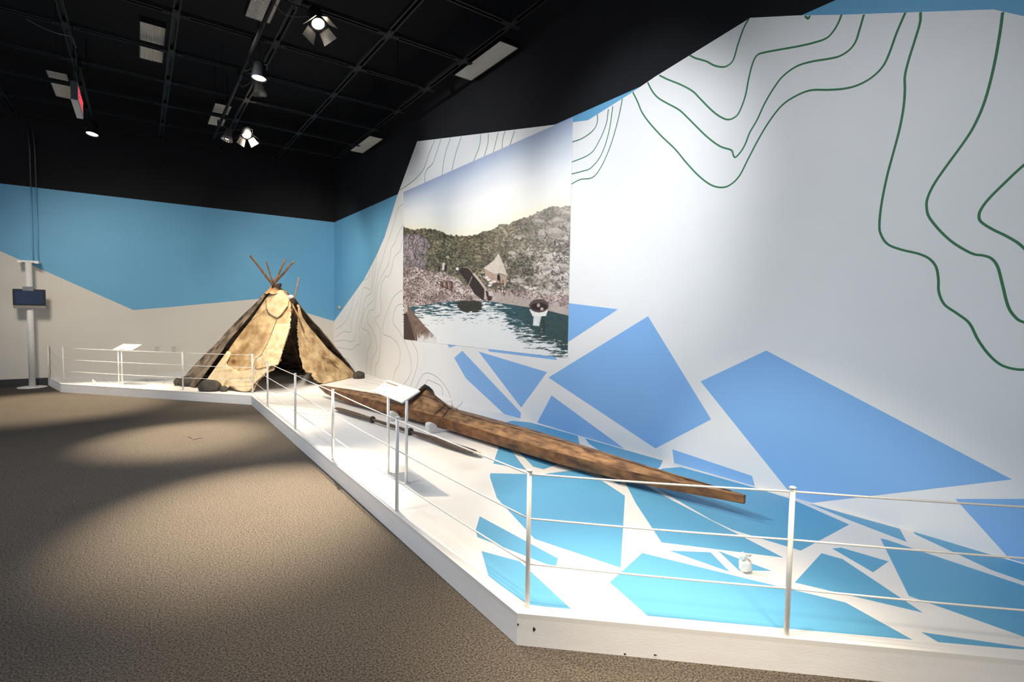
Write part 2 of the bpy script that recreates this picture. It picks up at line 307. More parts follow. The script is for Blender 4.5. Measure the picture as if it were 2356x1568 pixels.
G3 = [[(886.5, 512.7), (878, 548), (866.5, 581), (864.7, 614), (859, 655), (855, 672.7), (842, 682.5), (836.5, 701), (833, 725), (826.7, 751), (828, 777), (828, 791), (820, 794), (809, 804), (790, 800.7), (771.5, 798.5)],
 [(929, 468), (915, 481), (906, 515), (890.7, 560), (881, 592.5), (870, 629), (864.7, 657.6), (860, 688), (848.4, 701), (839.7, 714), (833, 733.5), (832, 753), (844, 760.6), (852.7, 772.5), (851.7, 794), (846, 807), (844, 831), (842, 859)],
 [(929, 514), (919, 531), (908, 560), (900.5, 571), (894, 605.5), (876.6, 638), (868, 664), (863.6, 699), (860, 712), (849.5, 715), (845, 731), (846, 742), (857, 759.5), (866, 787.7), (866, 807), (855, 826.7), (852.8, 862.5)],
 [(928, 550), (924, 560), (920, 577), (907, 592.5), (900.5, 621), (894, 636), (887.5, 636), (878.8, 651), (875.5, 681), (876, 720.5), (863.6, 731), (863.6, 738), (874.5, 757), (876, 788), (872, 826.7), (864.7, 842), (864, 864)],
 [(929, 665), (913.5, 675), (902.6, 688), (887.5, 725), (880, 755), (883, 769), (900.5, 776), (915.6, 792), (921, 811.5), (917.8, 837.5), (909, 852.7), (904, 876)],
 [(929, 699), (913.5, 703), (905, 725), (905.4, 744), (915.6, 757), (930.8, 785.5), (943.8, 820), (946, 850.5), (939.5, 870), (928.6, 884)],
 [(944, 779), (956.8, 800.7), (961, 818), (959.7, 840), (954, 861.5), (943.4, 888)], [(957, 892), (963.7, 876), (973, 861.5), (984, 857.7), (999, 863), (1015, 876.4), (1030, 897), (1037, 915)],
 [(976, 890), (984, 874), (993.6, 877), (1011, 885), (1016.7, 892.7), (1018.7, 910)], [(989.5, 896), (995, 895), (999.7, 905)],
 [(857, 593.6), (858, 625), (856, 655.4), (851.7, 665.8), (839.7, 660.8), (834, 666), (830, 690), (826.7, 716), (821, 744), (818, 772.5), (813.7, 783), (805, 785), (790, 782), (771.5, 785.5)],
 [(850.6, 610), (850.6, 629), (846, 640), (837.6, 644.6)], [(824.6, 666), (824.6, 690), (813.7, 720.5), (809, 744), (807, 763), (790, 762.7), (781, 769), (771.5, 774.7)],
 [(816, 678), (809, 707.4), (798.5, 733.5), (785.5, 748.6), (771.5, 758)], [(785.5, 821.7), (798.5, 825.6), (809, 835.4), (819, 852.7)]]
for l in G3: ribbon('contour_line', [wallp(*p, 0.0016) for p in l], NX, 0.0095, 0.0008, 'grey_line', wr)

# ------------------------------------------------------------------ platform
A, B, Cc, D, E_ = (-1.5, YB), (-1.19, 12.45), (1.47, 9.32), (1.412, 1.874), (4.15, -0.72)
outer = [A, B, Cc, D, E_]
plat = thing('platform', 'long low white exhibit platform printed with blue ice shapes, along both walls', 'platform', (1.5, 6, 0))
TH = 0.02
def inset(poly, d):
    out = []
    for i, p in enumerate(poly):
        p = Vector(p)
        e1 = (p - Vector(poly[i - 1])).normalized() if i > 0 else None
        e2 = (Vector(poly[i + 1]) - p).normalized() if i < len(poly) - 1 else None
        n1 = Vector((-e1.y, e1.x)) if e1 else None; n2 = Vector((-e2.y, e2.x)) if e2 else None
        if n1 is None: out.append(p + n2 * d); continue
        if n2 is None: out.append(p + n1 * d); continue
        b = (n1 + n2).normalized(); out.append(p + b * d / b.dot(n1))
    return out
inn = inset(outer, 0.075); inn[0].y = YB; inn[-1].x = XR; inn[-1].y += 0.05
back = [(XR, YB)]
slab('deck', [Vector((p[0], p[1], HP - 0.02)) for p in inn] + [Vector((XR, YB, HP - 0.02))], (0, 0, 1), 0.02, 'deck', plat)
bmr = [Vector((p[0], p[1], HP - 0.02)) for p in outer] + [Vector((p.x, p.y, HP - 0.02)) for p in reversed(inn)]
for i in range(4):
    quad = [outer[i], outer[i + 1], inn[i + 1], inn[i]]
    slab('rim_board', [Vector((p[0], p[1], HP - 0.02)) for p in quad], (0, 0, 1), 0.0235, 'deck', plat)
    a, b = Vector((*outer[i], 0)), Vector((*outer[i + 1], 0)); n = (b - a).normalized(); n = Vector((-n.y, n.x, 0))
    bm = bmesh.new(); v = []
    for z in (0, HP - 0.02):
        v.append([bm.verts.new(p + Vector((0, 0, z))) for p in (a, b, b + n * 0.02, a + n * 0.02)])
    bm.faces.new(v[0]); bm.faces.new(v[1])
    for k in range(4): bm.faces.new((v[0][k], v[0][(k + 1) % 4], v[1][(k + 1) % 4], v[1][k]))
    from_bm('riser_board', bm, 'riser', plat)
for (ax_, ay_, w_, h_) in ((1229, 1447, .007, .010), (1192, 1436, .004, .006), (1438, 1504, .006, .004), (1508, 1506, .008, .003)):
    d_ = (Vector((*E_, 0)) - Vector((*D, 0))).normalized(); n_ = Vector((d_.y, -d_.x, 0)); p_ = hitp(ax_, ay_, Vector((*D, 0)) + n_ * .0004, n_)
    if n_.dot(EYE - p_) < 0: n_ = -n_
    slab('scuff_mark', [p_ + d_ * (w_ * math.cos(a)) + Vector((0, 0, h_ * math.sin(a) * (1 + .4 * math.cos(3 * a)))) for a in np.linspace(0, 2 * math.pi, 11)[:-1]], n_, .0006, 'scuff', plat)
DICE = [[(1128, 1088), (1246, 1091), (1280, 1086), (1312, 1082), (1340, 1083), (1380, 1102), (1437.7, 1140), (1428, 1305.4), (1230, 1239), (1143, 1144.7), (1127, 1096.4)],
 [(1150, 1020), (1165, 1022), (1178, 1037.6), (1200, 1067), (1211, 1080), (1135, 1065.6)], [(1185, 1030), (1198, 1043.5), (1227, 1073), (1251, 1079), (1278, 1069), (1310, 1052), (1240, 1030)],
 [(1165, 970), (1180, 967.5), (1221, 971.5), (1329, 1002), (1333, 1019), (1337, 1030), (1240, 1000)], [(1346, 1008), (1525, 1059), (1518, 1074), (1500, 1085), (1400, 1050), (1355, 1020)],
 [(1480, 1095), (1526, 1077), (1566, 1074), (1735, 1121), (1822, 1148), (1953.6, 1206), (1842, 1266), (1685, 1218), (1638, 1196), (1503, 1118)],
 [(1436, 1104), (1441.6, 1115), (1462, 1156), (1522, 1247), (1802, 1282), (1691, 1225), (1538, 1146), (1488, 1117), (1470, 1105)],
 [(1372, 1085), (1384, 1096), (1427, 1115), (1428, 1100)], [(1103.6, 1187), (1283.6, 1284), (1278.8, 1305.4), (1098.8, 1235), (1094, 1221)],
 [(1107.6, 1267), (1196.5, 1291), (1315.8, 1402), (1214, 1390), (1124, 1326)],
 [(1477.7, 1271.5), (1732, 1334), (1945.5, 1385.5), (2108, 1476), (1499, 1424), (1403, 1339)], [(1540, 1266), (1635, 1270), (1679, 1315)],
 [(1653, 1267), (1774.7, 1312.6), (1720, 1312), (1700, 1312)], [(1890, 1272), (1938.6, 1285.7), (2122.9, 1408.6), (1828.6, 1339.4)],
 [(1915, 1261.4), (1935.7, 1259.4), (2043.7, 1290.9), (2008.6, 1315.7)], [(2025.7, 1238), (2040, 1241), (2356, 1347), (2600, 1432), (2600, 1560), (2356, 1464), (2091, 1370)],
 [(2120, 1453.7), (2356, 1488.6), (2440, 1499), (2356, 1493), (2167, 1481)], [(1862, 1158), (2070, 1216), (2086, 1246), (1960, 1198)],
 [(2103, 1222), (2180, 1244), (2356, 1298), (2600, 1372), (2600, 1440), (2356, 1337), (2280, 1310), (2106, 1228.6)]]
for poly in DICE:
    P = [deckp(*p) for p in poly]
    for p in P: p.x = min(p.x, XR - 0.002)
    slab('ice_shape', P, (0, 0, 1), 0.0008, 'dice', plat)
DL = [[(652, 913.5), (621, 916), (606, 920), (604, 924), (621, 927), (652, 930), (700, 935), (737.5, 939), (759, 945)], [(627, 900), (645, 905), (667, 907), (700, 908), (736, 908.6)],
 [(682, 945), (713, 954.6), (774, 955)], [(710, 963), (740, 962), (774, 960.7)], [(237, 873.6), (244, 877), (252, 881)], [(272, 880), (262, 879), (259, 877), (275, 874), (300, 872), (333, 871.5)],
 [(336, 873), (336, 877), (345, 879.6)], [(375, 882.5), (380, 878), (391, 872.6), (409, 868)], [(844, 866), (870, 869), (905, 877)], [(841.5, 872), (870, 877), (890, 883)],
 [(836, 875), (850, 880), (875, 884)], [(801, 884.6), (815, 888), (833, 893), (858, 895)], [(1026, 925), (1040, 921), (1055, 920.5), (1063, 924), (1058, 932), (1048, 939)],
 [(690, 900), (712, 903), (738, 903)], [(640, 890), (665, 893), (690, 893)], [(790, 893), (810, 896), (850, 903)]]
for l in DL: ribbon('contour_line', [deckp(*p) for p in l], (0, 0, 1), 0.011, 0.0008, 'grey_line', plat)

# ------------------------------------------------------------------ photographic mural
def paint(PX, PY):
    rs = np.random.RandomState(3)
    def vnoise(x, y, seed):
        xi, yi = np.floor(x).astype(int), np.floor(y).astype(int); fx, fy = x - xi, y - yi
        fx = fx * fx * (3 - 2 * fx); fy = fy * fy * (3 - 2 * fy)
        def h(a, b): 
            s = np.sin(a * 127.1 + b * 311.7 + seed * 74.7) * 43758.5453; return s - np.floor(s)
        return (h(xi, yi) * (1 - fx) + h(xi + 1, yi) * fx) * (1 - fy) + (h(xi, yi + 1) * (1 - fx) + h(xi + 1, yi + 1) * fx) * fy
    def fbm(x, y, seed, o=4):
        return sum(vnoise(x * 2 ** i, y * 2 ** i, seed + i) / 2 ** i for i in range(o)) / sum(1 / 2 ** i for i in range(o))
    def cells(x, y, seed):
        xi, yi = np.floor(x), np.floor(y); best = np.full(x.shape, 9.0); sec = np.full(x.shape, 9.0); val = np.zeros(x.shape)
        for dx in (-1, 0, 1):
            for dy in (-1, 0, 1):
                cx, cyy = xi + dx, yi + dy
                s = np.sin(cx * 269.5 + cyy * 183.3 + seed) * 43758.5; s -= np.floor(s)
                t = np.sin(cx * 419.2 + cyy * 371.9 + seed) * 23421.6; t -= np.floor(t)
                d = np.hypot(cx + s - x, cyy + t - y); v = np.sin(cx * 12.9 + cyy * 78.2 + seed) * 4375.8; v -= np.floor(v)
                nb = d < best; sec = np.where(nb, best, np.minimum(sec, d)); val = np.where(nb, v, val); best = np.where(nb, d, best)
        return best, sec - best, val
    def inside(poly):
        r = np.zeros(PX.shape, bool); n = len(poly)
        for i in range(n):
            x1, y1 = poly[i]; x2, y2 = poly[(i + 1) % n]
            if y1 == y2: continue
            c = ((y1 > PY) != (y2 > PY)) & (PX < (x2 - x1) * (PY - y1) / (y2 - y1) + x1); r ^= c
        return r
    def seg(x1, y1, x2, y2, wd):
        t = np.clip(((PX - x1) * (x2 - x1) + (PY - y1) * (y2 - y1)) / ((x2 - x1) ** 2 + (y2 - y1) ** 2), 0, 1)
        return np.hypot(PX - x1 - t * (x2 - x1), PY - y1 - t * (y2 - y1)) < wd
    def mix(a, b, k): return a * (1 - k[..., None]) + np.array(b, float) * k[..., None]
    col = np.zeros(PX.shape + (3,))
    top = 443 - 0.441 * (PX - 929)
    sky = np.interp(PX, [929, 950, 975, 1003, 1020, 1037, 1065, 1092, 1115, 1135, 1150, 1170, 1190, 1215, 1235, 1255, 1275, 1290, 1317],
                    [522, 527, 525, 527, 535, 541, 543, 541, 530, 528, 517, 515, 505, 498, 488, 480, 474, 476, 471])
    k = np.clip((PY - top) / (sky - top), 0, 1)
    for c in range(3):
        col[..., c] = np.interp(k, [0, 0.25, 0.55, 0.85, 1], [[162, 205, 234, 238, 238], [176, 214, 236, 238, 234], [204, 226, 238, 230, 214]][c])
    hz = sky + (fbm(PX / 6, PY / 6, 5) - 0.5) * 8
    hill = PY > hz
    rt = np.clip((PX - 1090) / 220, 0, 1)
    b = np.array([104, 98, 78.]) * (1 - rt[..., None]) + np.array([128, 121, 112.]) * rt[..., None]
    wx, wy = PX + 14 * (fbm(PX / 17, PY / 17, 80) - .5), PY + 14 * (fbm(PX / 17, PY / 17, 90) - .5)
    b = b * (0.12 + 1.65 * fbm(wx / 3.2, wy / 2.4, 9, 5))[..., None]
    b = b * (0.65 + 0.7 * fbm(PX / 22, PY / 16, 19))[..., None]
    d1, e1, v1 = cells(wx / 13, wy / 9, 2.0); d2, e2, v2 = cells(wx / 4.6, wy / 3.2, 7.0); d3, e3, v3 = cells(wx / 2.4, wy / 1.9, 5.0)
    clump = np.clip((fbm(PX / 20, PY / 14, 33) - .38) * 4, 0, 1)
    dens = np.clip(rt * 0.9 + (PY - 575) / 160, 0, 1)
    def stones(b, d, e, v, th, k, c):
        m = (v < th) * (d < .36 + .34 * v / np.maximum(th, .01)) * k
        lt = np.array(c, float) * (0.72 + 0.42 * fbm(PX / 2.6, PY / 2.2, 91) + .10 * (v * 3 % 1))[..., None]
        return b * (1 - m[..., None]) + lt * m[..., None]
    b = stones(b, d3, e3, v3, 0.30 * dens + .05, 0.95 * dens * clump + .05, (214, 202, 196))
    b = stones(b, d2, e2, v2, 0.42 * dens + .03, 0.95 * np.clip(dens * clump * 1.4 + .06, 0, 1), (214, 202, 196))
    b = stones(b, d1, e1, v1, 0.34 * dens * (PX > 1130), 0.9 * np.clip(clump + .3, 0, 1), (196, 188, 178))
    haze = np.clip(1 - (PY - sky) / 90, 0, 1) * rt
    b = mix(b, [196, 188, 176], haze * 0.5)
    # pale boulders at upper left and a big one at upper right
    for (cx, cyy, rx, ry) in ((948, 567, 42, 30), (950, 603, 36, 17)):
        m = ((PX - cx) / rx) ** 2 + ((PY - cyy) / ry) ** 2 + (fbm(PX / 7, PY / 7, 12) - .5) * .7
        st = fbm(wx / 2.6 + wy / 9, wy / 8, 15, 5); dd, ee, vv = cells(wx / 8, wy / 13, 3.3)
        g = (0.62 + 0.30 * st + .45 * (fbm(wx / 9, wy / 12, 17) - .3)) * (0.45 + .55 * np.clip(ee * 7, 0, 1)) * (1 - .5 * np.clip((fbm(wx / 2.2 + wy / 12, wy / 11, 18) - .62) * 9, 0, 1)) * np.clip(1.12 - np.clip(m, 0, 1) * .25, 0, 1)
        mm = (m < .95) & (PX < 990); b[mm] = (np.array([172, 157, 160.]) * g[..., None])[mm]
    for (cx, cyy, rx, ry) in ((1277, 536, 17, 13), (1246, 540, 8, 13), (1240, 511, 14, 7), (1285, 508, 13, 8), (1304, 492, 12, 9), (1256, 616, 14, 7), (1300, 615, 10, 9)):
        m = ((PX - cx) / rx) ** 2 + ((PY - cyy) / ry) ** 2 + (fbm(PX / 6, PY / 6, 22) - .5) * .6
        mm = m < 1; b[mm] = (np.array([190, 182, 172.]) * (0.80 + 0.3 * fbm(PX / 5, PY / 3, 25) - 0.15 * (PY > cyy))[..., None])[mm]
    col = np.where(hill[..., None], b, col)
    # pinkish shore and beach
    sh = np.interp(PX, [929, 990, 1030, 1070, 1130, 1200, 1317], [612, 622, 630, 655, 664, 668, 686]) + (fbm(PX / 7, PY / 7, 41) - .5) * 14
    beach = PY > sh
    p = np.array([164, 144, 138.]) * (0.15 + 1.5 * fbm(wx / 2.6, wy / 2.0, 44, 5))[..., None] * (0.75 + .5 * fbm(PX / 15, PY / 10, 47))[..., None]
    p = stones(p, d3, e3, v3, .42 + 0 * PX, .8 * clump + .1, (226, 212, 208)); p = stones(p, d2, e2, v2, .22 + 0 * PX, .8 * clump, (236, 224, 220))
    dk = (v3 > .80) * (d3 < .5) * (1 - clump * .5); p = mix(p, [64, 52, 47], dk * .8)
    sand = np.clip((PX - 1120) / 20, 0, 1) * np.clip((PY - np.interp(PX, [1130, 1317], [668, 708])) / 5, 0, 1)
    p = mix(p, [186, 174, 166], sand * .8)
    col = np.where(beach[..., None], p, col)
    # water
    wl = np.interp(PX, [929, 975, 1010, 1060, 1120, 1200, 1260, 1317], [706, 701, 696, 691, 692, 704, 714, 728])
    water = PY > wl
    dn = PY - (wl + 6 + np.clip((PX - 1150) / 40, 0, 1) * 36 + np.clip((PX - 1160), 0, 400) * 0.30)
    rip = fbm(PX / 13 + PY / 9, PY / 1.7, 51, 3)
    br = np.clip(dn / 30 + (rip - .5) * 3.6 + 0.10, 0, 1)
    br = np.clip((br - .25) * 2.2, 0, 1)
    wcol = np.array([50, 84, 92.]) * (0.7 + 0.6 * fbm(PX / 9, PY / 3, 55))[..., None]
    wcol = mix(wcol, [48, 62, 58], np.clip((PX - 1180) / 60, 0, 1) * .5)
    wcol = mix(wcol, [234, 236, 236], br)
    refl = ((PX - 1082) / 31) ** 2 + ((PY - 703) / 16) ** 2 + (rip - .5) < 1
    wcol = np.where(refl[..., None], np.array([52, 52, 44.]) * (0.8 + .5 * rip)[..., None], wcol)
    col = np.where(water[..., None], wcol, col)
    def put(m, c, n=0.0, s=3):
        col[m] = (np.array(c, float) * (1 - n + 2 * n * fbm(PX / s, PY / s, 66))[..., None])[m]
    # skin boat stood on its side, its pale gunwale, and its prop
    put(inside([(1054, 622), (1064, 614), (1074, 614), (1084, 622), (1098, 640), (1114, 664), (1119, 688), (1110, 690), (1092, 676), (1076, 650)]), (52, 42, 38), .35)
    for a in ((1066, 614, 1078, 616), (1078, 616, 1090, 630)): put(seg(*a, 1.0), (150, 135, 118))
    for a in ((1090, 630, 1103, 645), (1103, 645, 1117, 664), (1117, 664, 1116, 686)): put(seg(*a, 2.4), (196, 176, 164), .1)
    put(seg(1068, 679, 1086, 636, 0.9), (170, 145, 130)); put(inside([(1117, 668), (1133, 674), (1131, 690), (1122, 692)]), (62, 52, 50), .2); put(inside([(1123, 671), (1135, 673), (1133, 681), (1125, 680)]), (205, 190, 185))
    # canvas tent
    put(inside([(1115, 617), (1116, 641), (1140, 650), (1166, 652), (1167, 635), (1135, 627)]), (172, 150, 132), .15)
    put(inside([(1147, 582), (1138, 597), (1112, 617), (1122, 621), (1135, 629), (1152, 628), (1168, 635), (1158, 607)]), (204, 194, 182), .08)
    put(((PX - 1147) / 3.4) ** 2 + ((PY - 638) / 7.5) ** 2 < 1, (34, 28, 26))
    for t in ((1124, 643), (1130, 650), (1127, 656), (1137, 647), (1120, 638), (1211, 660), (1222, 664), (1230, 662)): put(((PX - t[0]) / 5) ** 2 + ((PY - t[1]) / 3) ** 2 + (fbm(PX / 2, PY / 2, 70) - .5) < .9, (225, 214, 210))
    # camp group at the left
    put(seg(1026, 612, 1025, 622, 2.2), (38, 36, 34)); put(seg(1021, 606, 1019, 619, 2.2), (222, 214, 208)); put(seg(1011, 613, 1010, 622, 1.8), (34, 32, 30))
    put(((PX - 1052) / 3.5) ** 2 + ((PY - 618) / 3.6) ** 2 < 1, (226, 218, 210)); put(((PX - 1030) / 4) ** 2 + ((PY - 591) / 3.5) ** 2 < 1, (170, 166, 130))
    for i in range(9): put(seg(1014 + i * 3.6, 646 + (i % 3) * 2, 1015 + i * 3.6, 660 + i * .9, 1.5), ((120, 84, 66), (66, 48, 42), (170, 136, 116))[i % 3])
    put(seg(1004, 650, 1044, 671, 0.9), (56, 44, 40))
    for a in ((1143, 650, 1140, 671), (1150, 640, 1152, 668), (1157, 644, 1160, 680), (1148, 654, 1158, 652)): put(seg(*a, 1.1), (96, 66, 58))
    # small boat
    put(inside([(1218, 711), (1226, 728), (1256, 727), (1261, 712)]), (236, 234, 230), .03); put(inside([(1228, 728), (1245, 728), (1240, 750), (1226, 748)]), (224, 226, 226), .1)
    put(((PX - 1240) / 22.5) ** 2 + ((PY - 703) / 15.5) ** 2 < 1, (88, 72, 68), .2); put(((PX - 1241) / 19) ** 2 + ((PY - 705) / 9) ** 2 < 1, (40, 32, 30), .2)
    put(((PX - 1239) / 3.5) ** 2 + ((PY - 702) / 4.5) ** 2 < 1, (182, 160, 150)); put(((PX - 1247) / 3.5) ** 2 + ((PY - 710) / 3.5) ** 2 < 1, (196, 178, 168))
    put(seg(1250, 730, 1252, 762, 3.5) & (rip > .4), (46, 56, 50))
    # skin tent corner in the foreground
    tent = [(929, 699), (937, 700), (954, 722), (978, 750), (998, 770), (1008, 786), (996, 789), (929, 781)]
    put(inside(tent), (120, 98, 88), .28, 5); put(inside([(929, 716), (937, 722), (948, 756), (955, 784), (929, 781)]), (66, 52, 46), .15)
    put(inside([(929, 699), (937, 700), (938, 716), (929, 722)]), (196, 182, 176), .1)
    fade = np.clip((PY - 762 - (fbm(PX / 3, PY / 9, 77) - .5) * 26) / 18, 0, 1) * (PX > 960) * inside(tent)
    col[:] = mix(col, [224, 224, 222], fade)
    return np.clip(col, 0, 255)
def mural():
    o = thing('photo_mural', 'large printed photograph of a tent camp and boat on a rocky shore', 'mural', (XR - 0.004, 6.0, 1.2))
    ya, yb_ = wallp(1317, 272).y, wallp(929, 443).y; z0, z1 = wallp(930, 780).z, HB - 0.01
    ya = (wallp(1317, 272).y + wallp(1308, 820).y) / 2
    NU, NV = 400, 470
    # finer columns towards the far end are not needed: uniform on the wall
    Y = np.linspace(yb_, ya, NU); Z = np.linspace(z1, z0, NV); YY, ZZ = np.meshgrid(Y, Z)
    P = np.stack([np.full(YY.shape, XR - 0.006), YY, ZZ], -1)
    d = P - np.array(EYE); zc = d @ np.array(fwd); PX = 1178 + F * (d @ np.array(rgt)) / zc; PY = 784 - F * (d @ np.array(upv)) / zc
    c = paint(PX, PY) / 255; lc = np.where(c <= 0.04045, c / 12.92, ((c + 0.055) / 1.055) ** 2.4)
    me = bpy.data.meshes.new('print'); n = NU * NV; me.vertices.add(n); me.vertices.foreach_set('co', P.reshape(-1))
    idx = np.arange(n).reshape(NV, NU); f = np.stack([idx[:-1, :-1], idx[1:, :-1], idx[1:, 1:], idx[:-1, 1:]], -1).reshape(-1, 4)
    me.loops.add(f.size); me.loops.foreach_set('vertex_index', f.reshape(-1)); me.polygons.add(len(f)); me.polygons.foreach_set('loop_start', np.arange(len(f)) * 4)
    me.update(calc_edges=True); me.validate()
    a = me.color_attributes.new('Col', 'FLOAT_COLOR', 'POINT'); a.data.foreach_set('color', np.concatenate([lc.reshape(-1, 3), np.ones((n, 1))], 1).reshape(-1))
    m = vcmat('mural_print', 0.5); link('print', me, o, [m])
    newbox('backing', (XR - 0.0055, ya, z0), (XR - 0.0016, yb_, z1), 'white', o)
mural()

# ------------------------------------------------------------------ kayak
def interp(tab, y):
    ys = [r[0] for r in tab]; return [float(np.interp(y, ys, [r[k] for r in tab])) for k in range(1, len(tab[0]))]
# y, near gunwale x, far gunwale x, gunwale z, bottom z, ridge z
KT = [(1.90, 3.385, 3.415, 0.318, 0.262, 0.322), (2.10, 3.345, 3.43, 0.312, 0.240, 0.318), (2.43, 3.285, 3.45, 0.300, 0.212, 0.315), (2.80, 3.195, 3.455, 0.297, 0.192, 0.325),
      (3.54, 3.055, 3.445, 0.305, 0.182, 0.345), (4.34, 2.968, 3.43, 0.312, 0.18, 0.352), (5.40, 2.86, 3.30, 0.332, 0.18, 0.365), (5.58, 2.83, 3.27, 0.334, 0.18, 0.40),
      (5.75, 2.80, 3.24, 0.335, 0.18, 0.485), (5.92, 2.775, 3.21, 0.335, 0.18, 0.565), (6.04, 2.76, 3.19, 0.335, 0.18, 0.585), (6.2, 2.73, 3.16, 0.336, 0.18, 0.43),
      (6.6, 2.66, 3.09, 0.336, 0.18, 0.39), (7.0, 2.60, 2.98, 0.337, 0.18, 0.365), (7.6, 2.50, 2.80, 0.338, 0.182, 0.355), (8.1, 2.44, 2.63, 0.338, 0.195, 0.345),
      (8.45, 2.405, 2.50, 0.338, 0.225, 0.341), (8.72, 2.385, 2.41, 0.337, 0.30, 0.338)]
kay = thing('kayak', 'long narrow brown skin-covered kayak lying on white cradles on the platform', 'kayak', (2.9, 5.3, HP))
def kayak():
    ys = sorted(set([round(v, 4) for v in np.linspace(1.90, 8.72, 130)]))
    hull = bmesh.new(); top = bmesh.new(); HR = []; TR = []
    for y in ys:
        xn, xf, zg, zb, zr = interp(KT, y); c = (xn + xf) / 2; wd = (xf - xn) / 2
        j = lambda s: noise.noise(Vector((s, y * 2.3, 1.7))) * 0.006
        HR.append([hull.verts.new(p) for p in ((xn, y, zg), (xn + wd * .03 + j(1), y, zg * .62 + zb * .38), (xn + wd * 0.16, y, zb + (zg - zb) * .08), (c, y, zb - 0.004 + j(3) * .5),
                                               (xf - wd * 0.16, y, zb + (zg - zb) * .08), (xf - wd * .03 + j(5), y, zg * .62 + zb * .38), (xf, y, zg))])
        row = []; pk = 1.0 if zr - zg < 0.05 else 1.35
        for k in range(11):
            t = k / 10 * 2 - 1; h = (1 - abs(t)) ** (1 / 1.0) if pk == 1 else (1 - abs(t) ** 1.25)
            row.append(top.verts.new((c + t * wd, y, zg + (zr - zg) * h + (0.004 * noise.noise(Vector((t * 2, y * 5, 4))) if abs(t) < .99 else 0))))
        TR.append(row)
    for R, bm in ((HR, hull), (TR, top)):
        for a, b in zip(R, R[1:]):
            for k in range(len(a) - 1): bm.faces.new((a[k], a[k + 1], b[k + 1], b[k]))
    hull.faces.new(HR[0]); hull.faces.new(HR[-1][::-1])
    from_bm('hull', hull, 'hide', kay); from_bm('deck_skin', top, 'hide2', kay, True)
    # seams
    def on(y, t, dz=0.002):
        xn, xf, zg, zb, zr = interp(KT, y); c = (xn + xf) / 2; wd = (xf - xn) / 2; pk = zr - zg < 0.05
        h = (1 - abs(t)) if pk else (1 - abs(t) ** 1.25); return Vector((c + t * wd, y, zg + (zr - zg) * h + dz))
    newtube('ridge_seam', [on(y, 0.02 + 0.05 * math.sin(y * 2.2)) for y in np.linspace(2.0, 5.3, 40)], 0.0035, 'cord', kay, 6)
    newtube('ridge_seam', [on(y, 0.0) for y in np.linspace(7.0, 8.6, 20)], 0.003, 'cord', kay, 6)
    for yn, yc in ((5.50, 5.62), (5.33, 5.55)):
        newtube('deck_cord', [on(yn + (yc - yn) * s, -1.0 + s * 1.12, 0.005) for s in np.linspace(0, 1, 8)], 0.0045, 'cord', kay, 6)
    newtube('deck_cord', [on(5.50 + .55 * s, 0.12 - .62 * s, 0.004) for s in np.linspace(0, 1, 9)], 0.004, 'cord', kay, 6)
    newtube('deck_cord', [on(5.50 + .50 * s, 0.12 - .20 * s, 0.004) for s in np.linspace(0, 1, 9)], 0.004, 'cord', kay, 6)
    p = on(5.50, 0.15, 0); newtube('bone_toggle', [p + Vector((.03, -.07, .005)), p + Vector((0.005, -.01, .02)), p + Vector((0, .01, .045)), p + Vector((-.005, .02, .10))], [.012, .013, .006, .003], 'bone', kay, 8)
    # coaming hoop, raised at its front
    bm = bmesh.new(); N = 72; rings = []
    def hoopz(s, cc): return 0.405 + 0.20 * max(s, 0) ** .7 * (1 - abs(cc) ** 1.4)
    cx0, cy0 = 2.93, 6.34; ax = Vector((-0.12, 1.0, 0)).normalized(); sd = Vector((1.0, 0.12, 0)).normalized()
    for i in range(N):
        a = 2 * math.pi * i / N; s = math.sin(a); co = math.cos(a)
        yy = -math.copysign(abs(s) ** .6, s) * 0.34; cc = math.copysign(abs(co) ** .6, co); z = hoopz(s, cc)
        out = sd * cc * 0.215 + ax * yy
        base = Vector((cx0, cy0, z)) + out; nr = (sd * co + ax * -s * .8).normalized()
        rings.append([bm.verts.new(base + nr * a2 + Vector((0, 0, b2))) for a2, b2 in ((0.0, -0.038), (0.018, -0.038), (0.022, 0.0), (0.016, 0.03), (-0.004, 0.033), (-0.006, 0.0))])
    for i in range(N):
        for k in range(6): bm.faces.new((rings[i][k], rings[(i + 1) % N][k], rings[(i + 1) % N][(k + 1) % 6], rings[i][(k + 1) % 6]))
    from_bm('coaming_hoop', bm, 'coam', kay, True)
    # skin skirt between hoop and gunwales
    bm = bmesh.new(); ring2 = []
    for i in range(N):
        a = 2 * math.pi * i / N; s = math.sin(a); co = math.cos(a); yy = -math.copysign(abs(s) ** .6, s) * 0.34; cc = math.copysign(abs(co) ** .6, co); z = hoopz(s, cc) - .03
        base = Vector((cx0, cy0, z)) + sd * cc * 0.21 + ax * yy
        low = Vector((cx0, cy0, 0)) + sd * cc * 0.218 + ax * (yy * 1.05); xn, xf, zg, zb, zr = interp(KT, low.y)
        low.x = min(max(low.x, xn + .004), xf - .004); low.z = zg - 0.01
        ring2.append((bm.verts.new(base), bm.verts.new((base + low) / 2 + Vector((0, 0, -.01))), bm.verts.new(low)))
    for i in range(N):
        for k in range(2): bm.faces.new((ring2[i][k], ring2[i][k + 1], ring2[(i + 1) % N][k + 1], ring2[(i + 1) % N][k]))
    bm.faces.new([r[2] for r in ring2])
    from_bm('cockpit_skirt', bm, 'hide', kay, True)
kayak()
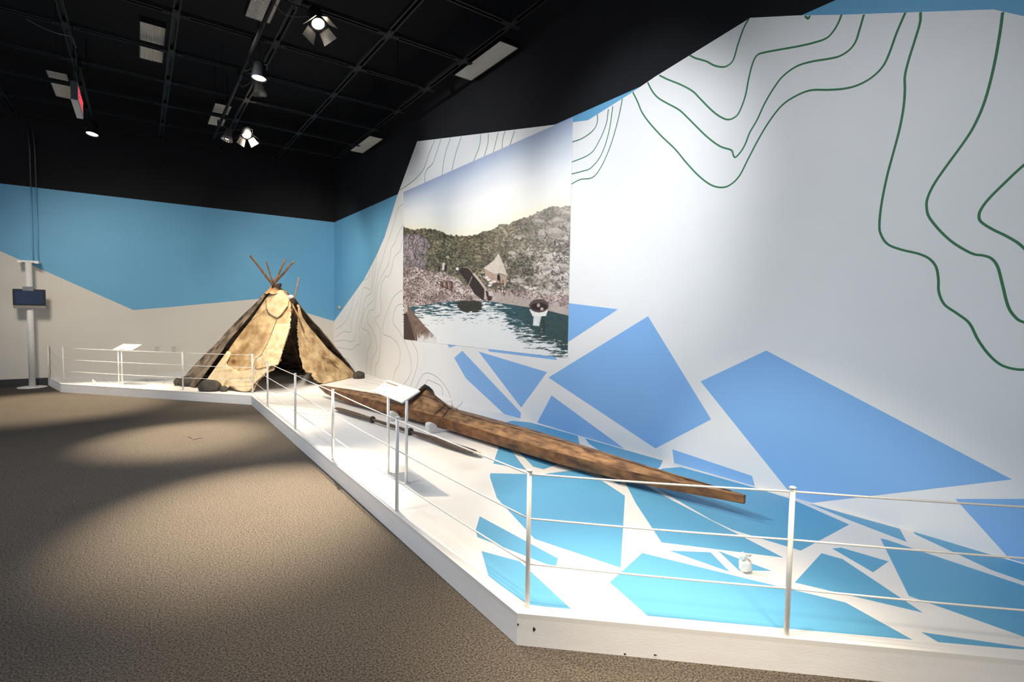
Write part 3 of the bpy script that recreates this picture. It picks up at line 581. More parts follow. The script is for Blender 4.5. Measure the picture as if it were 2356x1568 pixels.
for (cxx, cyy, lab) in ((2.70, 5.40, 'white curved foam cradle under the kayak, the nearer of the two beside the paddle'), (2.60, 6.28, 'white foam cradle under the kayak, the farther one, seen past the lectern sign post')):
    o = thing('cradle', lab, 'cradle', (cxx + .2, cyy, HP), 'white cradles under the kayak')
    bm = bmesh.new(); prof = [(0, 0), (0.62, 0), (0.62, 0.10), (0.585, 0.115), (0.55, 0.10), (0.50, 0.028), (0.14, 0.028), (0.095, 0.10), (0.06, 0.122), (0.02, 0.122), (0.0, 0.105)]
    fr = [bm.verts.new((cxx + x, cyy - .05 + x * .0, HP + z)) for x, z in prof]; bk = [bm.verts.new((cxx + x, cyy + .05, HP + z)) for x, z in prof]
    n = len(prof); bm.faces.new(fr); bm.faces.new(bk[::-1])
    for k in range(n): bm.faces.new((fr[k], fr[(k + 1) % n], bk[(k + 1) % n], bk[k]))
    bmesh.ops.bevel(bm, geom=[e for e in bm.edges if abs(e.verts[0].co.y - e.verts[1].co.y) < .01], offset=.006, segments=2, affect='EDGES')
    from_bm('foam_block', bm, 'deck', o)

# ------------------------------------------------------------------ paddle
P0, P1 = deckp(770, 937, 0.195), deckp(1107, 1044, 0.19)
pad = thing('paddle', 'slim dark double-bladed kayak paddle lying beside the kayak', 'paddle', ((P0 + P1) / 2 - Vector((0, 0, .03))))
def paddle():
    ax = P1 - P0; L = ax.length; d = ax.normalized(); s = Vector((0, 0, 1)).cross(d).normalized()
    tab = [(0, .004, .004), (.012, .03, .010), (.05, .050, .016), (.18, .052, .019), (.30, .036, .021), (.345, .020, .017), (.36, .020, .018), (.44, .024, .02), (.53, .024, .02), (.60, .020, .018), (.62, .020, .017), (.68, .040, .021), (.82, .056, .018), (.95, .052, .014), (.985, .034, .010), (1, .004, .004)]
    def part(name, a, b, m, k=1.0):
        bm = bmesh.new(); rows = []
        for t in np.linspace(a, b, 60 if b - a > .2 else 14):
            _, wd, th = (t, *[float(np.interp(t, [r[0] for r in tab], [r[q] for r in tab])) for q in (1, 2)])
            c = P0 + ax * t
            rows.append([bm.verts.new(c + s * math.cos(2 * math.pi * q / 10) * wd * k + Vector((0, 0, math.sin(2 * math.pi * q / 10) * th * k))) for q in range(10)])
        for x, y in zip(rows, rows[1:]):
            for q in range(10): bm.faces.new((x[q], x[(q + 1) % 10], y[(q + 1) % 10], y[q]))
        bm.faces.new(rows[0][::-1]); bm.faces.new(rows[-1]); return from_bm(name, bm, m, pad, True)
    part('blade', 0, .342, 'padl'); part('shaft', .342, .615, 'padl'); part('blade', .615, 1, 'padl')
    part('bone_tip', .975, 1.0, 'bone', 1.05); part('bone_tip', 0.0, .02, 'bone', 1.05)
    for t in (.335, .607):
        bm = bmesh.new(); c = P0 + ax * t; rows = []
        for u in np.linspace(-1, 1, 9):
            r = .022 + .022 * math.sqrt(max(0, 1 - u * u)); rows.append([bm.verts.new(c + d * u * .026 + s * math.cos(2 * math.pi * q / 14) * r + Vector((0, 0, math.sin(2 * math.pi * q / 14) * r))) for q in range(14)])
        for x, y in zip(rows, rows[1:]):
            for q in range(14): bm.faces.new((x[q], x[(q + 1) % 14], y[(q + 1) % 14], y[q]))
        bm.faces.new(rows[0][::-1]); bm.faces.new(rows[-1]); from_bm('drip_ring', bm, 'coam', pad, True)
paddle()

# ------------------------------------------------------------------ skin tent
tent = thing('skin_tent', 'conical animal-skin tent of pale and dark hides on crossed wooden poles', 'tent', (2.2, 10.6, HP))
A1 = Vector((2.085, 10.55, 2.03)); A2 = Vector((2.33, 10.28, 1.79))
L0, L1 = deckp(461, 893), deckp(582, 902); nL = (L0 - A1).cross(L1 - A1).normalized()
R0, R1 = deckp(730, 885), deckp(819, 866); nR = (R0 - A2).cross(R1 - A2).normalized()
def resample(pts, n, zig=0, seed=0):
    P = [Vector(p) for p in pts]; ln = [0]
    for a, b in zip(P, P[1:]): ln.append(ln[-1] + (b - a).length)
    out = []; rr = random.Random(seed)
    for i in range(n):
        t = ln[-1] * i / (n - 1); k = max(j for j in range(len(ln)) if ln[j] <= t + 1e-9); k = min(k, len(P) - 2)
        q = P[k].lerp(P[k + 1], (t - ln[k]) / max(1e-9, ln[k + 1] - ln[k]))
        if zig: q.x += rr.uniform(-zig, zig)
        out.append(q)
    return out
def flap(name, left, right, p0, n, m, rows=70, cols=40, zig=(0, 0), bulge=0.0, fold=0.03, off=0.0, notch=None, seed=1, bottomfix=True):
    Lr, Rr = resample(left, rows, zig[0], seed), resample(right, rows, zig[1], seed + 5)
    bm = bmesh.new(); g = []; nn = n if n.dot(EYE - Vector(p0)) > 0 else -n; SC = []
    for i in range(rows):
        v = i / (rows - 1); row = []
        for j in range(cols):
            u = j / (cols - 1); q = Lr[i].lerp(Rr[i], u)
            if notch and v > .8: q.y -= notch(u) * (v - .8) / .2
            P = hitp(q.x, q.y, p0, nn)
            h = (fold * v * (math.sin(u * 11 + v * 2 + seed) * .5 + noise.noise(Vector((u * 4, v * 4, seed))) * 1.1) + noise.noise(Vector((u * 9, v * 12, seed + 3))) * .012 + bulge * math.sin(math.pi * u) * v) * min(1, v * 4) + off
            P = P + (P - EYE).normalized() * -h * 1.0
            if P.z < HP + .012: P.z = HP + .012 
            SC.append(stain(q)); row.append(bm.verts.new(P))
        g.append(row)
    for a, b in zip(g, g[1:]):
        for k in range(cols - 1): bm.faces.new((a[k], a[k + 1], b[k + 1], b[k]))
    o = from_bm(name, bm, m, tent, True); paint_stains(o, SC)
    s = o.modifiers.new('thick', 'SOLIDIFY'); s.thickness = .008; s.offset = 0
    return o
def px(zx, zy, ox, oy, s): return (ox + zx / s, oy + zy / s)
Lleft = [(628, 667), (611, 687.6), (596, 710.5), (578, 736), (559, 760), (539, 786), (524, 808), (497.6, 843), (480, 871), (461, 893)]
Lright = [(651, 667), (664, 684), (669.5, 700), (669, 720), (668.6, 742), (667, 758), (658.6, 783), (653, 801), (648, 818), (646, 831), (633, 842), (632, 850), (613, 858), (603, 868), (594, 877.5), (583, 901)]
Lbot = lambda u: 8.5 * math.exp(-((u - .56) / .085) ** 2) + 3 * math.exp(-((u - .84) / .09) ** 2)
flap('front_hide_panel', [(q[0], q[1], 0) for q in Lleft], [(q[0], q[1], 0) for q in Lright], A1, nL, 'tan', 96, 60, (0, 1.7), .06, .035, 0.0, lambda u: Lbot(u), 1)
# lower overlapping hide with its torn upper edge, drawn as columns from edge to base
def overlap(name, topc, botc, p0, n, m, cols, rows, off, zig, seed, fold=.02):
    T = resample([(q[0], q[1], 0) for q in topc], cols, 0, seed); Bt = resample([(q[0], q[1], 0) for q in botc], cols, 0, seed); rr = random.Random(seed)
    bm = bmesh.new(); g = []; nn = n if n.dot(EYE - Vector(p0)) > 0 else -n; SC = []
    for j in range(cols):
        T[j].y += rr.uniform(-zig, zig); col_ = []
        for i in range(rows):
            v = i / (rows - 1); q = T[j].lerp(Bt[j], v); P = hitp(q.x, q.y, p0, nn); vv = (q.y - 660) / 240; u = j / cols
            h = off + fold * noise.noise(Vector((u * 5, v * 3, seed)))
            P = P + (EYE - P).normalized() * h
            if P.z < HP + .014: P.z = HP + .014
            SC.append((1, 1, 1, 1) if name != 'round_hide_patch' else stain(q)); col_.append(bm.verts.new(P))
        g.append(col_)
    for a, b in zip(g, g[1:]):
        for k in range(rows - 1): bm.faces.new((a[k], a[k + 1], b[k + 1], b[k]))
    o = from_bm(name, bm, m, tent, True); paint_stains(o, SC); s = o.modifiers.new('thick', 'SOLIDIFY'); s.thickness = .006; s.offset = 0
    return o
overlap('lower_hide_panel', [(523, 807), (530, 808), (531, 815), (527, 823), (521, 831), (522, 840), (530, 845), (540, 849), (549, 854), (561, 853), (579, 848), (587, 838), (589, 824), (601, 816), (612, 795), (622, 770), (632, 745)],
        [(462, 892), (475, 895), (490, 897), (505, 898), (520, 897), (528, 888), (536, 889), (545, 897), (556, 900), (566, 901), (574, 898), (579, 892), (586, 880), (600, 868), (612, 856), (630, 830), (640, 790)],
        A1, nL, 'cream', 110, 16, .085, 1.2, 11)
flap('front_hide_panel', [(q[0], q[1], 0) for q in [(634, 745), (622, 775), (612, 797), (601, 818), (590, 828), (586, 850)]],
     [(q[0], q[1], 0) for q in [(668, 744), (664, 762), (656.6, 785), (651, 803), (646, 820), (640, 838)]], A1, nL, 'cream', 50, 20, (0, .6), .02, .015, .095, None, 21)
overlap('round_hide_patch', [(612, 700), (616, 688), (624, 675), (636, 668), (649, 669), (658, 677), (664, 688), (662, 703)],
        [(613, 706), (618, 720), (628, 727), (636, 731), (640, 730), (648, 724), (655, 714), (662, 704)], A1, nL, 'cream', 40, 12, .055, .15, 31, .006)
rim = smoothline([Vector((q[0], q[1], 0)) for q in [(612, 690), (612.5, 703), (614, 711), (619, 721), (628, 728), (636, 732), (646, 725), (652, 716), (661, 704)]], 6)
nLe = nL if nL.dot(EYE - A1) > 0 else -nL
def onL(q, off): 
    P = hitp(q[0], q[1], A1, nLe); return P + (EYE - P).normalized() * off
newtube('stitched_seam', [onL(q, .068) for q in rim], .004, 'cord', tent, 5)
newtube('stitched_seam', [onL(q, .10) for q in smoothline([Vector((a, b, 0)) for a, b in [(636, 733), (633, 745), (625, 765), (617, 786), (608, 803), (601, 816), (589, 825), (586, 836), (581, 846)]], 5)], .004, 'cord', tent, 5)
newtube('stitched_seam', [onL(q, .05) for q in smoothline([Vector((a, b, 0)) for a, b in [(578, 737), (590, 729), (603, 720), (612, 710)]], 5)], .003, 'cord', tent, 5)
Rleft = [(684, 700), (685.4, 718), (686, 735), (683.6, 754), (685, 775), (687, 795), (689, 811), (693, 830), (699, 850), (704, 856), (716, 852), (716, 862), (722, 872), (732, 879)]
Rright = [(688, 701), (695, 728), (708, 748), (733.6, 777.5), (753, 801), (768, 815), (782, 826), (800, 843), (812, 853), (820, 862), (817, 872), (800, 879), (775, 886), (748, 883)]
flap('front_hide_panel', [(q[0], q[1], 0) for q in Rleft], [(q[0], q[1], 0) for q in Rright], A2, nR, 'tan', 84, 44, (1.5, 0), .05, .06, 0.0, None, 41)
nRe = nR if nR.dot(EYE - A2) > 0 else -nR
def onR(q, off):
    P = hitp(q[0], q[1], A2, nRe); return P + (EYE - P).normalized() * off
newtube('stitched_seam', [onR(q, .05) for q in smoothline([Vector((a, b, 0)) for a, b in [(741, 818), (746, 824), (757, 826), (768, 838), (779, 848)]], 5)], .005, 'cord', tent, 5)
newtube('stitched_seam', [onR(q, .055) for q in smoothline([Vector((a, b, 0)) for a, b in [(741, 818), (745, 828), (748, 842), (752, 856)]], 5)], .003, 'cord', tent, 5)
# dark fur back cover: a ruled cone from the ridge to the ground
def cover():
    base = [deckp(430, 890), deckp(418, 884), Vector((0.62, 11.75, HP)), Vector((0.95, 12.45, HP)), Vector((1.6, 12.95, HP)), Vector((2.4, 13.05, HP)), Vector((3.15, 12.75, HP)), Vector((3.7, 12.0, HP)), Vector((3.88, 11.2, HP)), deckp(821, 866)]
    base[0] = deckp(447, 892)
    bs = smoothline(base, 10); n = len(bs); rows = 46; bm = bmesh.new(); g = []
    for j, b in enumerate(bs):
        t = j / (n - 1); tp = A1.lerp(A2 + Vector((.05, .03, 0)), max(0, (t - .55) / .45) ** .8)
        tp = tp + Vector((math.cos(t * 5 + 2.6), math.sin(t * 5 + 2.6), 0)) * .03
        col_ = []
        for i in range(rows):
            v = i / (rows - 1); P = tp.lerp(b, v); c = Vector((2.2, 11.1, P.z)); o = (P - c); o.z = 0
            k = noise.noise(Vector((t * 14, v * 3, 2))) * .05 + math.sin(t * 40) * .02 + noise.noise(Vector((t * 40, v * 12, 7))) * .015
            k *= math.sin(math.pi * min(1, v * 1.02)) ** .6 if 0 < v < .98 else 0
            k += .05 * math.sin(math.pi * v)
            P = P + (o.normalized() * k if o.length > .05 else Vector((0, 0, 0))) 
            P.z = max(P.z - .05 * math.sin(math.pi * v), HP + .006)
            col_.append(bm.verts.new(P))
        g.append(col_)
    for a, b in zip(g, g[1:]):
        for k in range(rows - 1): bm.faces.new((a[k], a[k + 1], b[k + 1], b[k]))
    o = from_bm('back_cover', bm, 'fur', tent, True); s = o.modifiers.new('thick', 'SOLIDIFY'); s.thickness = .012; s.offset = 0
cover()
def pole(top, thru, zb=HP + .01, r=.022, name='tent_pole'):
    top, thru = Vector(top), Vector(thru); k = (top.z - zb) / (top.z - thru.z); b = top + (thru - top) * k; P = []; R = []
    for i in range(22):
        t = i / 21; p = top.lerp(b, t); p += Vector((noise.noise(Vector((t * 6, top.x * 9, 0))), noise.noise(Vector((t * 6, top.x * 9, 5))), 0)) * .018
        P.append(p); R.append(r * (.75 + .5 * t) * (1 + .12 * noise.noise(Vector((t * 30, top.x * 7, 3)))))
    newtube(name, P, R, 'pole', tent, 8)
pole(hit(576, 588, 1, 10.38), A1 + Vector((-.03, 0, .0)), r=.026); pole(hit(613, 602, 1, 10.25), A1 + Vector((-.01, .04, .02)), r=.015)
pole(hit(657, 596, 1, 10.38), A1 + Vector((.0, -.01, .05)), r=.022); pole(hit(677, 600, 1, 10.5), A1 + Vector((.06, 0, .12)), zb=HP + 1.62, r=.022)
pole(hit(630, 640, 1, 10.48), A1 + Vector((.0, .0, -.08)), zb=HP + 1.0, r=.018)
a2 = hit(677, 686, 1, 10.26); pole(hit(687.5, 638, 1, 10.30), a2, zb=HP + .9, r=.015)
newtube('tent_pole', [hit(655, 668, 1, 10.42), hit(667, 690, 1, 10.22), hit(685, 724, 1, 10.16), hit(700, 765, 1, 10.16)], [.014, .018, .017, .015], 'pole', tent, 8)
for c0, r_ in ((hit(636, 657, 1, 10.45), .07), (hit(673, 692, 1, 10.22), .045)):
    for q in range(4):
        newtube('pole_lashing', [c0 + Vector((math.cos(a) * r_ * (1 + .2 * math.sin(a * 3 + q)), math.sin(a) * r_, q * .018 - .03 + .015 * math.sin(a * 2 + q))) for a in np.linspace(0, 2 * math.pi, 15)], .011, 'cord', tent, 6)
# pale hide collar at the top
bm = bmesh.new(); rows = []
for i in range(7):
    v = i / 6; z = 2.03 - v * .16; rr_ = .05 + v * .13
    rows.append([bm.verts.new((2.09 + math.cos(a) * rr_ * (1 + .12 * math.sin(a * 5)), 10.52 + math.sin(a) * rr_, z + .012 * math.sin(a * 7 + i))) for a in np.linspace(0, 2 * math.pi, 25)[:-1]])
for a, b in zip(rows, rows[1:]):
    for k in range(24): bm.faces.new((a[k], a[(k + 1) % 24], b[(k + 1) % 24], b[k]))
from_bm('hide_collar', bm, 'brownp', tent, True)

bm = bmesh.new(); bmesh.ops.create_icosphere(bm, subdivisions=2, radius=1); c_ = hit(668, 683, 1, 10.24)
for v in bm.verts: v.co = c_ + Vector((v.co.x * .065, v.co.y * .05, v.co.z * .045)) * (1 + .2 * noise.noise(v.co * 2))
from_bm('hide_collar', bm, 'lens', tent, True)

# ------------------------------------------------------------------ weight stones round the tent
def stone(name, c, s, seed, label, cat='rock', m='rock', group=None, amp=.22, sub=3, rz=0.0):
    bm = bmesh.new(); bmesh.ops.create_icosphere(bm, subdivisions=sub, radius=1)
    for v in bm.verts:
        k = 1 + amp * noise.noise(v.co * 1.3 + Vector((seed * 3.1, 0, 0))) + amp * .35 * noise.noise(v.co * 4 + Vector((seed, 0, 0)))
        p = v.co * k; p.z = max(p.z, -.62); p = Vector((p.x * s[0], p.y * s[1], p.z * s[2])); p.rotate(Matrix.Rotation(rz, 3, 'Z')); v.co = p
    zmin = min(v.co.z for v in bm.verts)
    for v in bm.verts: v.co += Vector((c[0], c[1], HP - zmin + .001))
    return tag(from_bm(name, bm, m, None, True), label, cat, group)
k1 = -.87
stone('rock', deckp(434, 887), (.14, .13, .12), 1, 'dark brown boulder on the dark left hem of the tent', rz=k1)
stone('rock', deckp(411, 886), (.075, .07, .085), 2, 'small jagged dark rock at the far left of the tent, touching the bigger brown one')
stone('rock', deckp(483, 899) + Vector((0, .0, 0)), (.19, .12, .125), 3, 'largest smooth dark rock, flattened, in front of the pale left hem of the tent', amp=.10, rz=-.5)
stone('rock', deckp(515, 900), (.062, .06, .062), 4, 'small round dark rock right beside the largest rock', amp=.15)
stone('rock', deckp(826, 870), (.115, .12, .095), 5, 'angular dark rock pinning the right hem of the tent near the mural wall', amp=.3)
# ------------------------------------------------------------------ small white faceted figures
def lump(base, h, seed, label, rot):
    o = thing('white_figurine', label, 'figurine', base)
    rr = random.Random(seed)
    def blob(name, c, s, nn, m='deck'):
        bm = bmesh.new(); bmesh.ops.create_icosphere(bm, subdivisions=1, radius=1); bmesh.ops.bevel(bm, geom=bm.edges[:] + bm.verts[:], offset=.09, segments=1, affect='EDGES')
        for v in bm.verts:
            p = v.co * (1 + .25 * rr.uniform(-.13, .10)); v.co = Vector((p.x * s[0], p.y * s[1], p.z * s[2]))
            v.co.rotate(Matrix.Rotation(rot, 3, 'Z')); v.co += Vector(c)
            v.co.z = max(v.co.z, base[2] + .001)
        return from_bm(name, bm, m, o)
    b = Vector(base)
    blob('body', b + Vector((0, 0, h * .36)), (h * .34, h * .32, h * .44), 1); 
    q = Vector((-.16, .06, 0)) * h / .1 * .1
    blob('head', b + Vector((-h * .16, h * .05, h * .80)), (h * .21, h * .19, h * .22), 2)
    newbox('dark_slot', b + Vector((-h * .12, -h * .24, h * .86)), b + Vector((h * .06, -h * .12, h * .93)), 'exg', o)
lump(deckp(1714, 1316), .118, 3, 'small white faceted figurine on the blue and white deck near the front rail', -.5)
lump(deckp(217, 885), .10, 4, 'small white figurine on the deck by the far left rail', .3)

# ------------------------------------------------------------------ cable railing
rail = thing('cable_railing', 'white post and cable barrier along the whole front edge of the platform', 'railing', (1.5, 6, HP))
bp = [(-1.475, 13.62), (-1.162, 12.63), (0.593, 10.551), (1.535, 9.60), (1.492, 8.09), (1.476, 6.381), (1.465, 4.89), (1.454, 3.365), (1.481, 1.887), (2.294, 1.066), (3.15, 0.22), (4.02, -0.56)]
PT = HP + .668
for x, y in bp:
    pst = newtube('post', [(x, y, HP + .003), (x, y, PT)], .0125 if y > 3 else .0115, 'pmetal', rail, 12)
    newtube('post_cap', [(x, y, PT - .004), (x, y, PT + .002), (x, y, PT + .005)], [.0145, .0145, .010], 'pmetal', pst, 12)
for zz in (.80, .586, .367):
    for a, b in zip(bp, bp[1:]):
        pts = [Vector((a[0], a[1], zz)).lerp(Vector((b[0], b[1], zz)), t) - Vector((0, 0, .004 * math.sin(math.pi * t))) for t in np.linspace(0, 1, 7)]
        newtube('cable', pts, .0046, 'cable', rail, 8)

# ------------------------------------------------------------------ lectern signs
def sign(pl, pr, pbr, pbl, posts, label, ink):
    pl, pr, pbr, pbl = [Vector(p) for p in (pl, pr, pbr, pbl)]; n = (pr - pl).cross(pbl - pl).normalized()
    if n.z < 0: n = -n
    o = thing('reading_rail', label, 'sign', (posts[0][0], posts[0][1], HP))
    slab('panel', [pl - n * .012, pr - n * .012, pbr - n * .012, pbl - n * .012], n, .012, 'pmetal', o)
    for x, y in posts:
        k = ((Vector((x, y, 0)) - pbl)); zt = pbl.z - (n.x * (x - pbl.x) + n.y * (y - pbl.y)) / n.z - .014
        newtube('post', [(x, y, HP + .003), (x, y, zt)], .0125, 'pmetal', o, 12)
        newtube('base_plate', [(x, y, HP), (x, y, HP + .006)], .035, 'pmetal', o, 16)
    def at(u, v): return pl.lerp(pr, u).lerp(pbl.lerp(pbr, u), v)
    def q(name, u0, v0, u1, v1, m): slab(name, [at(u0, v0), at(u1, v0), at(u1, v1), at(u0, v1)], n, .0006, m, o)
    if ink:
        q('title_strip', .03, .14, .42, .22, 'ink'); q('small_image', .08, .44, .12, .50, 'ink')
        q('blue_panel', .0, .66, .36, .99, 'inkb')
        for k in range(5): q('text_line', .02, .70 + k * .05, .30 - .02 * (k % 2), .712 + k * .05, 'deck')
sign((1.90, 4.62, .915), (1.86, 3.85, .915), (1.716, 3.88, .825), (1.744, 4.60, .825), [(1.74, 4.22), (1.757, 3.88)], 'white tilted text panel on two thin posts in front of the kayak cockpit', True)
e = (Vector(Cc) - Vector(B)).normalized(); 
c0 = Vector((-.274, 11.80)); nn2 = Vector((-e.y, e.x)) 
if nn2.y < 0: nn2 = -nn2
def w2(a, b, z): p = c0 + e * a + nn2 * b; return (p.x, p.y, z)
sign(w2(-.20, .20, .89), w2(.24, .20, .89), w2(.24, .0, .80), w2(-.20, .0, .80), [(-.274, 11.84), (-.325, 11.90)], 'small white tilted text panel on thin posts at the far left of the platform', False)

# ------------------------------------------------------------------ television on a floor pole, outlets, switch
tv = thing('television', 'small dark flat screen on a tall white floor pole by the back wall', 'television', (-1.69, 13.42, 0))
zc_ = 13.40
def tp(x, y): return hit(x, y, 1, zc_)
a, b = tp(29, 664), tp(106, 712)
tvf = newbox('frame', (a.x, zc_ - .03, b.z + .075), (b.x, zc_ + .03, a.z), 'tvb', tv, .004)
newbox('screen', (a.x + .035, zc_ - .033, b.z + .10), (b.x - .035, zc_ - .0301, a.z - .03), 'scr', tvf)
newbox('speaker_strip', (a.x + .004, zc_ - .032, b.z + .018), (b.x - .002, zc_ + .028, b.z + .074), 'tvs', tvf, .003)
x0 = -1.70
newtube('pole', [(x0 + .0, 13.46, .01), (x0, 13.46, 2.42)], .05, 'pmetal', tv, 20)
newtube('base_disc', [(x0, 13.44, 0), (x0, 13.44, .012), (x0, 13.44, .018)], [.22, .22, .19], 'pmetal', tv, 32)
newbox('clamp', (x0 - .085, 13.362, a.z - .03), (x0 + .07, 13.41, a.z + .05), 'gmetal', tv, .004)
newbox('top_bracket', (x0 - .15, 13.42, 2.40), (x0 + .15, 13.69, 2.435), 'pmetal', tv, .004)
for s in (-.12, .12): newbox('bracket_lug', (x0 + s - .03, 13.40, 2.385), (x0 + s + .03, 13.46, 2.43), 'pmetal', tv)
for k, xx in enumerate((-1.66, -1.585)):
    newtube('conduit', [(xx, YB - .02, 2.45), (xx, YB - .02, HB)], .012, 'wcable', wb, 8)
    newtube('conduit', [(xx, YB - .02, HB), (xx, YB - .02, 4.6), (xx - .02, YB - .05, 4.95)], .012, 'gcable', wb, 8)
for (pxx, lab) in (((361, 803), 'blank pale outlet plate on the back wall, left of the pair behind the rail'), ((400, 803), 'pale outlet plate on the back wall, right of the pair, nearer the tent')):
    p = backp(*pxx); o = tag(thing('outlet_plate', lab, 'outlet', (p.x, YB, p.z), 'outlet plates on the back wall'))
    plo = newbox('plate', (p.x - .045, YB - .008, p.z - .065), (p.x + .045, YB - .0005, p.z + .065), 'plate2', o, .003)
    for dz in (-.028, .028): newbox('socket', (p.x - .017, YB - .010, p.z + dz - .014), (p.x + .017, YB - .008, p.z + dz + .014), 'exg', plo)
p = wallp(781.5, 706.5); o = thing('thermostat', 'small cream control box on the blue paint of the right wall by the corner', 'thermostat', (XR, p.y, p.z))
newbox('case', (XR - .035, p.y - .055, p.z - .035), (XR - .001, p.y + .055, p.z + .035), 'plate', o, .006)
newbox('dial', (XR - .039, p.y - .015, p.z - .022), (XR - .035, p.y + .02, p.z + .02), 'ink', o)
c = hit(448.5, 1007, 2, 0); bm = bmesh.new()
star = [(-.055, .05), (-.01, .035), (.02, .055), (.03, .01), (.06, -.035), (.01, -.035), (-.025, -.05), (-.025, -.01)]
tag(slab('tape_scrap', [Vector((c.x + x * 1.2, c.y + y * 2.0, .0005)) for x, y in star], (0, 0, 1), .004, 'scuff'), 'small dark crumpled scrap on the carpet in front of the tent', 'scrap')

# ------------------------------------------------------------------ ceiling grid
ZG = 5.0
grid = thing('lighting_grid', 'black square steel grid hung under the dark ceiling', 'ceiling grid', (1, 6, ZG))
gx = [3.65 - 1.08 * k for k in range(9)]; gy = [5.17 + 1.11 * k for k in range(-4, 8)]
def chan(bm, a, b, horiz):
    w_ = .055
    for s in (-1, 1):
        if horiz: box(bm, (a[0], a[1] + s * .03 - .010, ZG), (b[0], a[1] + s * .03 + .010, ZG + .04))
        else: box(bm, (a[0] + s * .03 - .010, a[1], ZG - .002), (a[0] + s * .03 + .010, b[1], ZG + .038))
    if horiz: box(bm, (a[0], a[1] - .04, ZG + .04), (b[0], a[1] + .04, ZG + .047))
    else: box(bm, (a[0] - .04, a[1], ZG + .038), (a[0] + .04, b[1], ZG + .045))
for y in gy:
    bm = bmesh.new(); chan(bm, (-5.0, y), (3.69, y), True); from_bm('cross_beam', bm, 'bmetal', grid)
for x in gx:
    bm = bmesh.new(); chan(bm, (x, gy[0]), (x, 13.2), False); from_bm('long_beam', bm, 'bmetal', grid)
me = None
for x in gx[:6]:
    for y in gy[2:]:
        if me is None:
            bm = bmesh.new(); box(bm, (-.13, -.035, -.006), (.13, .035, -.002)); box(bm, (-.035, -.13, -.007), (.035, .13, -.003))
            for dx, dy in ((-.10, 0), (.10, 0), (0, -.10), (0, .10), (-.06, 0), (.06, 0)):
                r = bmesh.ops.create_cone(bm, cap_ends=True, segments=8, radius1=.010, radius2=.007, depth=.008)['verts']
                for v in r: v.co += Vector((dx, dy, -.011))
            o = from_bm('node_plate', bm, 'bmetal', grid); me = o.data; o.location = (x, y, ZG); o.matrix_parent_inverse = Matrix.Translation(-grid.location)
        else:
            o = bpy.data.objects.new('node_plate', me); C.objects.link(o); o.parent = grid; o.matrix_parent_inverse = Matrix.Translation(-grid.location); o.location = (x, y, ZG)
# suspension rods of the grid
for x in gx[:6:2]:
    for y in gy[4::3]: newtube('hanger_rod', [(x, y, ZG + .04), (x, y, 6.2)], .008, 'bmetal', grid, 6)

# ------------------------------------------------------------------ fluorescent fixtures
def fluor(x0, x1, y0, y1, z, label, side=None):
    o = thing('ceiling_fixture', label, 'ceiling light', ((x0 + x1) / 2, (y0 + y1) / 2, z + .07), 'long pale fluorescent fixtures on the ceiling grid')
    bm = bmesh.new(); t = .008
    box(bm, (x0 - t, y0 - t, z), (x0, y1 + t, z + .07)); box(bm, (x1, y0 - t, z), (x1 + t, y1 + t, z + .07)); box(bm, (x0, y0 - t, z), (x1, y0, z + .07)); box(bm, (x0, y1, z), (x1, y1 + t, z + .07)); box(bm, (x0 - t, y0 - t, z + .07), (x1 + t, y1 + t, z + .078))
    from_bm('housing', bm, 'bmetal', o)
    newbox('lens', (x0, y0, z + .012), (x1, y1, z + .018), 'lens', o)
    bm = bmesh.new(); n = 14; m_ = 44
    for i in range(1, n): xx = x0 + (x1 - x0) * i / n; box(bm, (xx - .0015, y0, z + .001), (xx + .0015, y1, z + .012))
    for i in range(1, m_): yy = y0 + (y1 - y0) * i / m_; box(bm, (x0, yy - .0015, z + .002), (x1, yy + .0015, z + .011))
    l = from_bm('louver', bm, 'louver', o); l['kind'] = 'stuff'
    for yy in (y0 + .1, y1 - .1): newtube('hanger', [((x0 + x1) / 2, yy, z + .078), ((x0 + x1) / 2, yy, 6.2)], .004, 'bmetal', o, 6)
fluor(3.76, 4.05, 5.55, 6.73, 5.0, 'long pale ceiling fixture close to the right wall, the nearer one')
fluor(3.72, 4.00, 10.0, 11.18, 5.0, 'long pale ceiling fixture close to the right wall, the farther one by the corner')
fluor(.07, .335, 8.10, 9.27, 5.12, 'pale ceiling fixture split by a black beam, left of the spotlight pipe')
fluor(-1.08, -.84, 10.60, 11.81, 5.12, 'pale ceiling fixture behind the exit sign at far left')
fluor(1.13, 1.38, 10.42, 11.68, 5.12, 'pale ceiling fixture behind the far pair of spotlights')
fluor(1.105, 1.38, 6.0, 7.18, 5.12, 'pale ribbed ceiling fixture at the top edge beside the nearest spotlight')

# ------------------------------------------------------------------ pipe and spotlights
pipe = thing('lighting_pipe', 'long dark steel pipe slung below the ceiling grid carrying the spotlights', 'pipe', (1.2, 7.5, 4.9))
newtube('pipe', [(1.22, 4.5, 4.86), (1.22, 11.6, 4.86)], .024, 'bmetal', pipe, 12)
for y in (5.3, 7.38, 8.5, 9.62, 10.9): newtube('pipe_clamp', [(1.22, y, 4.83), (1.22, y, 4.997)], .012, 'bmetal', pipe, 8)
pipe2 = thing('lighting_pipe', 'short dark pipe under the grid carrying the far left spotlight', 'pipe', (-.6, 11.5, 4.9))
newtube('pipe', [(-.61, 9.4, 4.86), (-.61, 12.6, 4.86)], .022, 'bmetal', pipe2, 12)
for y in (9.62, 11.84): newtube('pipe_clamp', [(-.61, y, 4.84), (-.61, y, 4.997)], .012, 'bmetal', pipe2, 8)

